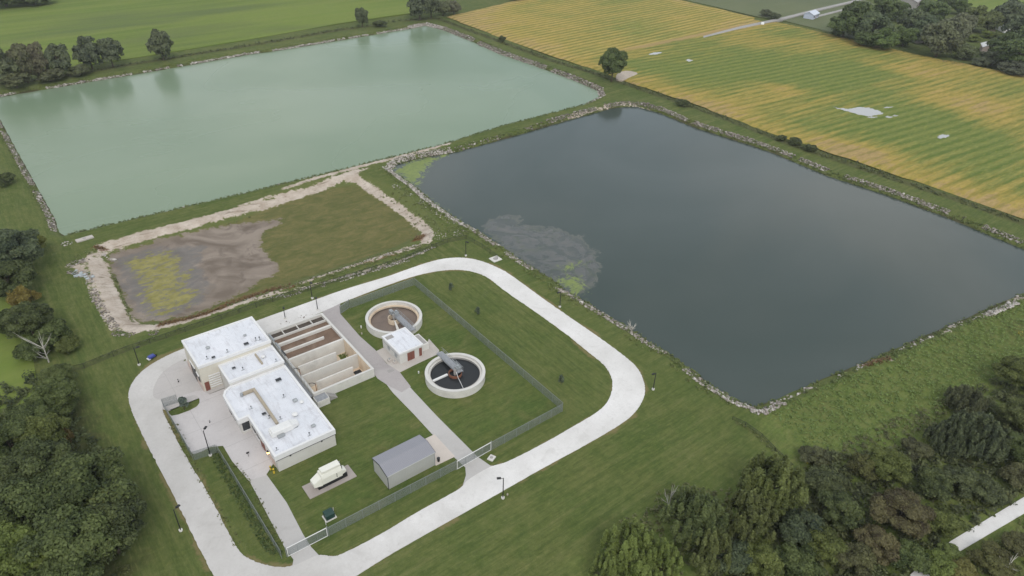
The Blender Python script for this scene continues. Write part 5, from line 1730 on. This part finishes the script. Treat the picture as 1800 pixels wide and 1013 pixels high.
for x in (SX0 - ov - .05, SX1 + ov):
    tr = MB()
    for ya, za, yb, zb in ((SY0 - ov, SE, sm, SR + .02), (sm, SR + .02, SY1 + ov, SE)):
        tr.add([(x, ya, za - .16), (x + .05, ya, za - .16), (x + .05, yb, zb - .16), (x, yb, zb - .16), (x, ya, za + .06), (x + .05, ya, za + .06), (x + .05, yb, zb + .06), (x, yb, zb + .06)],
               [(0, 3, 2, 1), (4, 5, 6, 7), (0, 1, 5, 4), (1, 2, 6, 5), (2, 3, 7, 6), (3, 0, 4, 7)])
    tr.build('rake_trim', MT['dark'], sh)
MB().box(SX0 - ov, SX1 + ov, SY0 - ov - .1, SY0 - ov, SE - .1, SE + .06).build('gutter', MT['shed_wall'], sh)
co = MB()
for x, y in ((SX0, SY0), (SX1, SY0), (SX0, SY1), (SX1, SY1)):
    co.box(x - .05, x + .05, y - .05, y + .05, .0, SE - .1)
co.build('corner_trim', MT['galv'], sh)
MB().tube([(SX0 - .08, SY0 - .1, SE), (SX0 - .08, SY0 - .1, .1)], .045, 6).build('downpipe', MT['dark'], sh)
MB().box(SX1 + .01, SX1 + .07, 77.6, 80.5, .08, 2.7).build('roller_door', MT['shed_wall'], sh)
e = empty('rubbish_bin', (45.75, 76.9, .07), 'small dark bin beside the shed\'s right front corner', 'bin')
MB().tube([(0, 0, 0), (0, 0, .8)], [.22, .28], 12).local('body', MT['black'], e)
MB().cyl(0, 0, .3, .8, .88, 12, .2).local('lid', MT['dark'], e)

# ------------------------------------------------------------------ standby generator
sheet('generator_pad', [[(23.95, 82.4), (32.5, 82.3), (32.45, 85.6), (23.95, 85.7)]], .14, plain('generator_pad_concrete', (.36, .32, .295), .9, var=.08, scale=.5, dirt=(.22, .19, .18)), .3)
ge = empty('standby_generator', (28.3, 84.1, .14), 'ivory standby generator on a black base tank, on a pad by the office', 'generator')
ge.scale = (1.03, 1.15, 1.38)
MB().box(-2.3, 2.85, -.76, .76, 0, .58).local('base_tank', MT['black'], ge)
gb = MB()
prof = [(-.85, .60), (-.85, 1.55), (-.62, 2.05), (.62, 2.05), (.85, 1.55), (.85, .60)]
v = [(-1.55, y, z) for y, z in prof] + [(2.0, y, z) for y, z in prof]
k = len(prof)
gb.add(v, [tuple(range(k - 1, -1, -1)), tuple(range(k, 2 * k))] + [(i, (i + 1) % k, k + (i + 1) % k, k + i) for i in range(k)][::1])
gb.local('housing', MT['ivory'], ge)
# sloping intake nose and rear discharge hood
MB().add([(-2.95, -.7, .62), (-1.56, -.85, .5), (-1.56, .85, .5), (-2.95, .7, .62), (-2.95, -.62, 1.15), (-1.56, -.7, 1.7), (-1.56, .7, 1.7), (-2.95, .62, 1.15)],
         [(0, 3, 2, 1), (4, 5, 6, 7), (0, 1, 5, 4), (1, 2, 6, 5), (2, 3, 7, 6), (3, 0, 4, 7)]).local('intake_hood', MT['ivory'], ge)
MB().add([(2.01, -.85, .8), (2.75, -.75, .9), (2.75, .3, .9), (2.01, .3, .8), (2.01, -.85, 1.45), (2.75, -.75, 1.2), (2.75, .3, 1.2), (2.01, .3, 1.45)],
         [(0, 3, 2, 1), (4, 5, 6, 7), (0, 1, 5, 4), (1, 2, 6, 5), (2, 3, 7, 6), (3, 0, 4, 7)]).local('discharge_hood', MT['ivory'], ge)
MB().box(-1.3, 1.95, -.55, .55, 2.06, 2.42).local('silencer_box', MT['ivory'], ge)
MB().box(2.02, 2.2, -.5, .6, .6, 1.9).local('radiator_grille', MT['dark'], ge)
MB().tube([(2.3, .5, 1.0), (2.3, .5, 2.0), (2.1, .3, 2.1)], .06, 8).local('exhaust_pipe', MT['galv'], ge)
MB().box(.98, 1.06, -.885, -.853, .8, 1.45).local('door_handle', MT['black'], ge)

# pad transformer
tf = empty('pad_transformer', (24.95, 77.2, 0), 'dark green pad transformer near the lower gate', 'transformer', None, 0)
MB().box(-.95, .95, -.82, .82, 0, .14).local('pad', MT['concrete'], tf)
MB().bevbox(-.75, .75, -.2, .66, .14, 1.3, .05).local('cabinet', MT['green_box'], tf)
MB().add([(-.75, -.62, .14), (.75, -.62, .14), (.75, -.202, .14), (-.75, -.202, .14), (-.75, -.62, 1.05), (.75, -.62, 1.05), (.75, -.202, 1.28), (-.75, -.202, 1.28)],
         [(0, 3, 2, 1), (4, 5, 6, 7), (0, 1, 5, 4), (1, 2, 6, 5), (2, 3, 7, 6), (3, 0, 4, 7)]).local('door', MT['green_box'], tf)
MB().cyl(-1.1, -1.05, .07, 0, .7, 8).local('bollard', MT['concrete'], tf)
MB().cyl(1.1, .8, .07, 0, .7, 8).local('bollard', MT['concrete'], tf)


# ------------------------------------------------------------------ fences
def mat_chain(name, col, cover):
    m, nt, b = mat(name)
    n = N(nt)
    p = n.pos()
    X = n.sep(p)
    u = n.math('ADD', n.math('ADD', X[0], X[1]), X[2])
    w = n.math('SUBTRACT', n.math('ADD', X[0], X[1]), X[2])
    k = 1 / .06
    a = n.math('LESS_THAN', n.math('FRACT', n.math('MULTIPLY', u, k)), cover)
    c = n.math('LESS_THAN', n.math('FRACT', n.math('MULTIPLY', w, k)), cover)
    f = n.math('MAXIMUM', a, c)
    n._set(b.inputs['Base Color'], n.mix(n.noise(p, .6, 3), tuple(x * .8 for x in col), tuple(x * 1.2 for x in col)))
    b.inputs['Roughness'].default_value = .5
    tr = nt.nodes.new('ShaderNodeBsdfTransparent')
    mx = nt.nodes.new('ShaderNodeMixShader')
    out = [x for x in nt.nodes if x.type == 'OUTPUT_MATERIAL'][0]
    n.link(f, mx.inputs[0])
    n.link(tr.outputs[0], mx.inputs[1])
    n.link(b.outputs[0], mx.inputs[2])
    n.link(mx.outputs[0], out.inputs[0])
    return m


CH_G = mat_chain('galvanised_chain_link', (.20, .225, .22), .30)
CH_B = mat_chain('black_chain_link', (.045, .05, .042), .13)
FH = 2.1


def fence(pts, label, m, pm, h=FH, step=3.0, name='chain_link_fence', group=None, shared=(False, False)):
    e = empty(name, (pts[0][0], pts[0][1], 0), label, 'fence', group)
    pn, rail = MB(), MB()
    ox, oy = pts[0]
    posts = []
    for i, (a, b2) in enumerate(zip(pts[:-1], pts[1:])):
        L = math.dist(a, b2)
        k = max(1, round(L / step))
        for j in range(k + 1):
            if j == 0 and i > 0:
                continue
            t = j / k
            posts.append((a[0] + (b2[0] - a[0]) * t - ox, a[1] + (b2[1] - a[1]) * t - oy))
        ax, ay, bx, by = a[0] - ox, a[1] - oy, b2[0] - ox, b2[1] - oy
        pn.add([(ax, ay, .05), (bx, by, .05), (bx, by, h - .03), (ax, ay, h - .03)], [(0, 1, 2, 3)])
        rail.tube([(ax, ay, h), (bx, by, h)], .035, 6)
    pn.local('mesh_panel', m, e)
    rail.local('top_rail', pm, e)
    if shared[0]:
        posts = posts[1:]
    if shared[1]:
        posts = posts[:-1]
    me = None
    for x, y in posts:
        if me is None:
            p = MB().tube([(0, 0, -.2), (0, 0, h + .06)], .035, 7).local('post', pm, e)
            me = p.data
        else:
            p = bpy.data.objects.new('post', me)
            C.objects.link(p)
            p.parent = e
        p.location = (x, y, 0)
    return e


GF = 'chain link fences round the compound'
G_ = plain('fence_pipe', (.25, .27, .27), .5, .2, var=.08, scale=3)
fence([(54.9, 129.0), (71.9, 129.0)], 'chain link fence along the top of the clarifier lawn', CH_G, G_, group=GF)
fence([(72.1, 128.9), (72.2, 73.8)], 'long chain link fence right of the clarifiers', CH_G, G_, group=GF)
fence([(72.0, 73.6), (55.0, 73.5)], 'chain link fence from the right corner to the service drive gate', CH_G, G_, group=GF)
fence([(47.0, 73.5), (23.3, 73.8)], 'chain link fence in front of the metal shed, between the two white gates', CH_G, G_, group=GF)
fence([(15.7, 74.3), (15.25, 101.6)], 'straight chain link fence left of the lower driveway', CH_G, G_, group=GF)
fence([(15.1, 101.8), (11.4, 102.4)], 'short chain link fence closing the bottom of the parking court', CH_G, G_, group=GF)
fence([(11.2, 102.5), (10.85, 119.4)], 'chain link fence between parking court and ring road', CH_G, G_, group=GF)
fence([(10.95, 119.55), (13.4, 119.25)], 'short chain link fence stub at the upper left corner of the court', CH_G, G_, group=GF)
PB = 'dark perimeter fences'
PF = ats([(118, 655), (149, 648), (200, 627), (235, 614), (293, 595), (480, 531), (600, 494), (707, 461), (787, 427), (819, 421)])
fence(PF, 'dark weedy perimeter fence between the drained lagoon and the ring road', CH_B, MT['black'], 1.3, 4.0, 'perimeter_fence', PB)
fence(ats([(820, 421), (848, 437), (875, 456)]), 'dark fence end running down to the dark pond by the concrete slab', CH_B, MT['black'], 1.3, 4.0, 'perimeter_fence', PB)
fence(ats([(1287, 738), (1310, 748), (1338, 768), (1362, 793), (1392, 822)]), 'dark fence line from the dark pond\'s near corner to the thicket', CH_B, MT['black'], .8, 3.0, 'perimeter_fence', PB)


def gate(a, b2, label, white=True, group=None):
    e = empty('gate', (a[0], a[1], .07), label, 'gate', group)
    dx, dy = b2[0] - a[0], b2[1] - a[1]
    L = math.hypot(dx, dy)
    e.rotation_euler = (0, 0, math.atan2(dy, dx))
    fm = MT['white_metal'] if white else G_
    MB().box(0, L, -.05, .05, FH - .11, FH).local('top_rail', fm, e)
    MB().box(0, L, -.04, .04, .10, .19).local('bottom_rail', fm, e)
    k = 4
    vb = MB()
    for i in range(1, k):
        x = L * i / k
        vb.box(x - .025, x + .025, -.03, .03, .19, FH - .14)
    vb.local('uprights', G_, e)
    for x in (0, L - .09):
        MB().box(x, x + .09, -.045, .045, .19, FH - .14).local('stile', fm, e)
    MB().add([(.1, .0, .2), (L - .1, .0, .2), (L - .1, .0, FH - .16), (.1, .0, FH - .16)], [(0, 1, 2, 3)]).local('mesh_panel', CH_G, e)
    for x in (-.12, L + .12):
        MB().tube([(x, .12, -.2), (x, .12, FH + .15)], .07, 8).local('gate_post', G_, e)
    return e


gate((16.6, 74.0), (23.1, 73.85), 'white framed sliding gate across the lower driveway', group='gates')
gate((47.3, 73.3), (54.8, 73.5), 'white framed sliding gate across the service drive by the shed', group='gates')
gate((52.2, 128.2), (54.8, 129.3), 'grey gate leaf standing open at the top of the plant path', False, 'gates')

# ------------------------------------------------------------------ street lamps
def lamp(x, y, h, label, ang, base=True):
    e = empty('lamp_post', (x, y, 0), label, 'lamp post', 'lamp posts round the ring road', ang)
    MB().cyl(0, 0, .30, -.1, .28, 14).local('base', MT['concrete'], e)
    MB().tube([(0, 0, .28), (0, 0, h)], [.095, .07], 8).local('pole', MT['black'], e)
    MB().tube([(0, 0, h - .08), (.55, 0, h + .02)], .045, 6).local('arm', MT['black'], e)
    MB().bevbox(.4, 1.1, -.2, .2, h - .02, h + .16, .05).local('lamp_head', MT['black'], e)


for px, py, h, lab, a in [(884, 876, 4.9, 'black lamp post on the verge outside the service drive gate', 2.6), (245, 642, 4.3, 'black lamp post beside the ring road\'s upper left bend', 0), (318, 933, 5.0, 'black lamp post left of the ring road at the lower left', .3),
                          (549, 525, 4.7, 'black lamp post on the grass above the tanks, by the perimeter fence', -1.5), (819, 450, 4.4, 'black lamp post at the ring road\'s top bend', -1.5), (984, 540, 4.3, 'black lamp post between the ring road and the scum on the dark pond', 3.1),
                          (1148, 685, 4.4, 'black lamp post outside the ring road\'s right bend', 3.1), (370, 801, 6.0, 'tall black lamp post at the end of the fenced strip by the parking court', .8)]:
    x, y = at(px, py)
    lamp(x, y, h, lab, a)
for px, py, h, lab in [(501.5, 560, 2.4, 'short black lamp at the back of the tanks, the left of the two'), (558.5, 545, 2.8, 'short black lamp at the back of the tanks, the right of the two')]:
    x, y = at(px, py)
    lamp(x, y, h, lab, 1.2)

# ------------------------------------------------------------------ small things on the ground
def bollard(px, py, m, h, lab, cat='bollard', r=.12):
    x, y = at(px, py)
    e = empty(cat.replace(' ', '_'), (x, y, 0), lab, cat)
    MB().cyl(0, 0, r, -.1, h * .9, 12).tube([(0, 0, h * .9), (0, 0, h)], [r, r * .4], 12).local('post', m, e)
    MB().ring(0, 0, r, r + .012, h * .6, h * .75, 12).local('band', MT['dark'] if m is MT['yellow'] else MT['white_metal'], e)
    return e


bollard(482, 832, MT['yellow'], 1.2, 'yellow bollard at the office block\'s front left corner', r=.16)
bollard(476, 826, MT['yellow'], 1.0, 'yellow bollard nearer the court, behind the corner one', r=.14)
bollard(635, 577, MT['white_metal'], .7, 'white standpipe on the grass between path and drained clarifier', 'standpipe', .14)
bollard(636, 588, MT['tan_pipe'], .5, 'tan cleanout pipe on the grass by the plant path', 'standpipe', .14)
bollard(736, 656, MT['white_metal'], .5, 'white cleanout pipe left of the dark clarifier', 'standpipe', .14)
bollard(314, 672, MT['black'], .8, 'small black post on the apron by the garage', 'post', .1)
bollard(369, 743, MT['black'], .5, 'small black post in the parking court', 'post', .1)
bollard(892, 871, MT['tan_pipe'], .5, 'tan marker post beside the verge lamp', 'marker post', .12)
e = empty('sign_post', (*at(437, 803), 0), 'small dark sign lying toward the court\'s lower end', 'sign')
MB().tube([(0, 0, 0), (0, 0, .9)], .04, 6).local('post', MT['black'], e)
MB().box(-.25, .25, -.03, .03, .8, 1.15).local('board', MT['black'], e)
x, y = at(268, 630)
e = empty('covered_barrow', (x, y, 0), 'blue covered barrow with a white tray on the grass by the ring road', 'barrow', None, .3)
MB().bevbox(-.75, .55, -.4, .4, .35, .85, .1).local('cover', MT['blue'], e)
MB().box(-1.0, -.55, -.45, .45, .2, .38).local('tray', MT['white_metal'], e)
MB().tube([(.75, -.06, .28), (.75, .06, .28)], .28, 14).local('wheel', MT['black'], e)
MB().tube([(-.5, .35, .3), (.8, .08, .3)], .03, 5).tube([(-.5, -.35, .3), (.8, -.08, .3)], .03, 5).tube([(-.5, .3, .3), (-.5, .3, 0)], .03, 5).tube([(-.5, -.3, .3), (-.5, -.3, 0)], .03, 5).local('frame', MT['galv'], e)


def slab(px, py, sx, sy, h, lab, m, rz=0):
    x, y = at(px, py)
    e = empty('concrete_slab', (x, y, 0), lab, 'slab', None, rz)
    MB().bevbox(-sx / 2, sx / 2, -sy / 2, sy / 2, -.1, h, .03).local('slab', m, e)
    MB().cyl(0, 0, min(sx, sy) * .28, h - .01, h + .03, 16).local('cover', MT['concrete_grey'], e)


slab(871, 456, 2.6, 2.4, .2, 'square pale concrete slab on the grass by the perimeter fence\'s end', MT['concrete'])
slab(864, 806, 1.3, 1.1, .25, 'small pale concrete lid right of the service drive gate', MT['concrete'], .4)
slab(149, 421, 4.2, 1.6, .35, 'flat pale slab on the bank by the green pond\'s lower corner', MT['concrete_pad'], .1)
# drainage pipe debris on the sand
x, y = at(145, 484)
e = empty('debris_pile', (x, y, 0), 'pale bluish rubble pile on the sand left of the drained lagoon', 'rubble')
rg = np.random.default_rng(3)
mb = MB()
for i in range(16):
    a, b2 = rg.normal(0, .9, 2)
    s = rg.uniform(.2, .45)
    mb.bevbox(a - s, a + s, b2 - s * .6, b2 + s * .6, -.2, rg.uniform(.15, .5), .05)
mb.local('blocks', plain('bluish_rubble', (.40, .44, .46), .9, var=.15), e)
mb = MB()
for i in range(6):
    a, b2 = rg.normal(0, 1.2, 2)
    mb.tube([(a, b2, .1), (a + rg.uniform(-1, 1), b2 + rg.uniform(-1, 1), .35)], .08, 6)
mb.local('broken_pipes', MT['galv'], e)

# ------------------------------------------------------------------ farmstead beyond the soy field
def house(px, py, L, Wd, h, rz, wall, roof, lab, name='farmhouse', cat='house', pitch=.45):
    x, y = at(px, py)
    e = empty(name, (x, y, 0), lab, cat, None, rz)
    a, b2 = L / 2, Wd / 2
    zr = h + b2 * pitch
    MB().add([(-a, -b2, -.3), (a, -b2, -.3), (a, b2, -.3), (-a, b2, -.3), (-a, -b2, h), (a, -b2, h), (a, b2, h), (-a, b2, h), (-a, 0, zr - .05), (a, 0, zr - .05)],
             [(0, 3, 2, 1), (0, 1, 5, 4), (2, 3, 7, 6), (1, 2, 6, 9, 5), (3, 0, 4, 8, 7), (4, 5, 9, 8), (8, 9, 6, 7)]).local('wall', wall, e)
    r = MB()
    for s in (-1, 1):
        q_ = [(-a - .4, s * (b2 + .4), h - .1), (a + .4, s * (b2 + .4), h - .1), (a + .4, 0, zr + .05), (-a - .4, 0, zr + .05)]
        if s > 0:
            q_ = q_[::-1]
        r.add(q_ + [(x_, y_, z_ + .12) for x_, y_, z_ in q_], [(0, 3, 2, 1), (4, 5, 6, 7), (0, 1, 5, 4), (1, 2, 6, 5), (2, 3, 7, 6), (3, 0, 4, 7)])
    ro = r.local('roof', roof, e)
    for i in range(3):
        xx = -a + L * (i + .5) / 3
        if i == 1:
            MB().box(xx - .5, xx + .5, -b2 - .06, -b2 - .003, 0, 2.1).local('door', MT['red'], e)
        else:
            MB().box(xx - .6, xx + .6, -b2 - .06, -b2 - .003, 1.0, 2.2).local('window', MT['glass'], e)
    return e


house(1735, 91, 9, 6.5, 3.0, .5, MT['wall_pink'], MT['white_metal'], 'white-roofed cottage at the soy field\'s edge of the farmstead wood')
house(1600, 10, 22, 10, 4.2, .3, MT['barn_grey'], MT['barn_grey'], 'long grey-roofed barn behind the farmstead wood', 'barn', 'barn')
house(1425, 32, 9, 6, 2.8, .2, plain('pale_blue_cladding', (.52, .56, .68), .6, var=.1), plain('pale_blue_roof', (.58, .62, .74), .5, var=.12), 'pale blue cabin standing alone by the farm lane', 'cabin', 'cabin')
house(1702, 51, 12, 3.2, 2.7, .1, MT['white_metal'], MT['white_metal'], 'white trailer home partly hidden by the round yellow-green tree', 'trailer_home', 'trailer', .15)
house(1764, 55, 8, 3.2, 2.7, .8, MT['white_metal'], MT['white_metal'], 'white trailer home nearest the right frame edge', 'trailer_home', 'trailer', .15)
house(1756, 36, 6, 4, 2.6, 1.2, MT['white_metal'], MT['barn_grey'], 'small white hut behind the trailer homes', 'hut', 'hut', .4)
house(1743, 57, 5, 3, 2.4, .3, MT['wall_pink'], MT['white_metal'], 'small pinkish hut between the two trailer homes', 'hut', 'hut', .3)


def car(px, py, rz, m, lab):
    x, y = at(px, py)
    e = empty('parked_car', (x, y, .0), lab, 'car', 'cars parked at the farmstead', rz)
    pr = [(-2.2, .35), (-2.2, .85), (-1.9, .95), (-1.3, 1.45), (.4, 1.5), (1.05, .98), (2.1, .85), (2.2, .4)]
    k = len(pr)
    v = [(x_, -.85, z_) for x_, z_ in pr] + [(x_, .85, z_) for x_, z_ in pr]
    MB().add(v, [tuple(range(k - 1, -1, -1))[::-1], tuple(range(k, 2 * k))[::-1]] + [(i, k + i, k + (i + 1) % k, (i + 1) % k) for i in range(k)]).local('body', m, e)
    MB().box(-1.2, .35, -.87, -.853, 1.0, 1.38).box(-1.2, .35, .853, .87, 1.0, 1.38).local('side_glass', MT['glass'], e)
    for sx in (-1.35, 1.35):
        for sy in (-.78, .78):
            MB().tube([(sx, sy - .1, .33), (sx, sy + .1, .33)], .33, 14).local('wheel', MT['black'], e)


car(1340, 44, .6, MT['white_metal'], 'white car on the farm lane left of the bushes')
car(1573, 31, .2, MT['white_metal'], 'white car left in the gap before the barn')
car(1584, 29, 1.0, MT['white_metal'], 'white car right in the gap before the barn, nose turned away')
car(1617, 72, .4, plain('sand_car_paint', (.42, .40, .36), .35), 'sand coloured car beside the dirt patch at the wood\'s foot')
sheet('dirt_yard', [smooth_loop(ats([(1606, 74), (1618, 69), (1628, 71), (1622, 76), (1610, 77)]), 1)], .06, plain('pale_dirt', (.40, .36, .30), .95), .2)
x, y = at(1559, 80)
e = empty('marker_pole', (x, y, 0), 'red marker pole at the soy field\'s edge before the wood', 'pole')
MB().tube([(0, 0, 0), (0, 0, 6.5)], .16, 8).local('pole', MT['red_sign'], e)
MB().box(-.1, 1.6, -.05, .05, 5.6, 6.3).local('pennant', MT['red_sign'], e)

# ------------------------------------------------------------------ haze
def haze(density):
    m = bpy.data.materials.new('thin_haze')
    m.use_nodes = True
    nt = m.node_tree
    nt.nodes.clear()
    out = nt.nodes.new('ShaderNodeOutputMaterial')
    v = nt.nodes.new('ShaderNodeVolumePrincipled')
    v.inputs['Color'].default_value = (.86, .90, .95, 1)
    v.inputs['Density'].default_value = density
    v.inputs['Anisotropy'].default_value = .2
    nt.links.new(v.outputs[0], out.inputs['Volume'])
    o = MB().box(-3100, 4100, -2100, 4100, -6, 99).build('haze', m)
    o['kind'] = 'stuff'


haze(.00012)

# ------------------------------------------------------------------ light
SUN_EL, SUN_AZ = math.radians(48), math.radians(205)       # azimuth measured clockwise from +Y
sun = bpy.data.objects.new('sun', bpy.data.lights.new('sun', 'SUN'))
C.objects.link(sun)
sdir = Vector((math.sin(SUN_AZ) * math.cos(SUN_EL), math.cos(SUN_AZ) * math.cos(SUN_EL), math.sin(SUN_EL)))
sun.rotation_euler = (-sdir).to_track_quat('-Z', 'Y').to_euler()
sun.data.energy = 1.25
sun.data.angle = math.radians(25)
sun.data.color = (1, .96, .9)

w = bpy.data.worlds.new('World')
bpy.context.scene.world = w
w.use_nodes = True
nt = w.node_tree
nt.nodes.clear()
out = nt.nodes.new('ShaderNodeOutputWorld')
bg = nt.nodes.new('ShaderNodeBackground')
sky = nt.nodes.new('ShaderNodeTexSky')
sky.sky_type = 'NISHITA'
sky.sun_disc = False
sky.sun_elevation = SUN_EL
sky.sun_rotation = SUN_AZ
sky.dust_density = 4
n = N(nt)
tc = nt.nodes.new('ShaderNodeTexCoord')
cl = n.noise(n.mapping(tc.outputs['Generated'], (1, 1, 2.2)), 2.4, 5, .6, .4)
cloud = n.mix(n.rng(cl, .42, .60), (5.9, 6.8, 7.7), (10.4, 10.3, 10.2))
zz = n.rng(n.sep(tc.outputs['Generated'])[2], .05, .62, 1.32, .92)
cloud = n.mix(1.0, cloud, zz, 'MULTIPLY')
c = n.mix(.85, sky.outputs[0], cloud)
n.link(c, bg.inputs['Color'])
bg.inputs['Strength'].default_value = .1
nt.links.new(bg.outputs[0], out.inputs[0])

# ------------------------------------------------------------------ view
sc = bpy.context.scene
sc.view_settings.view_transform = 'Standard'
sc.view_settings.look = 'None'
sc.view_settings.exposure = .20
sc.view_settings.gamma = 1
sc.cycles.max_bounces = 6
sc.cycles.transparent_max_bounces = 12
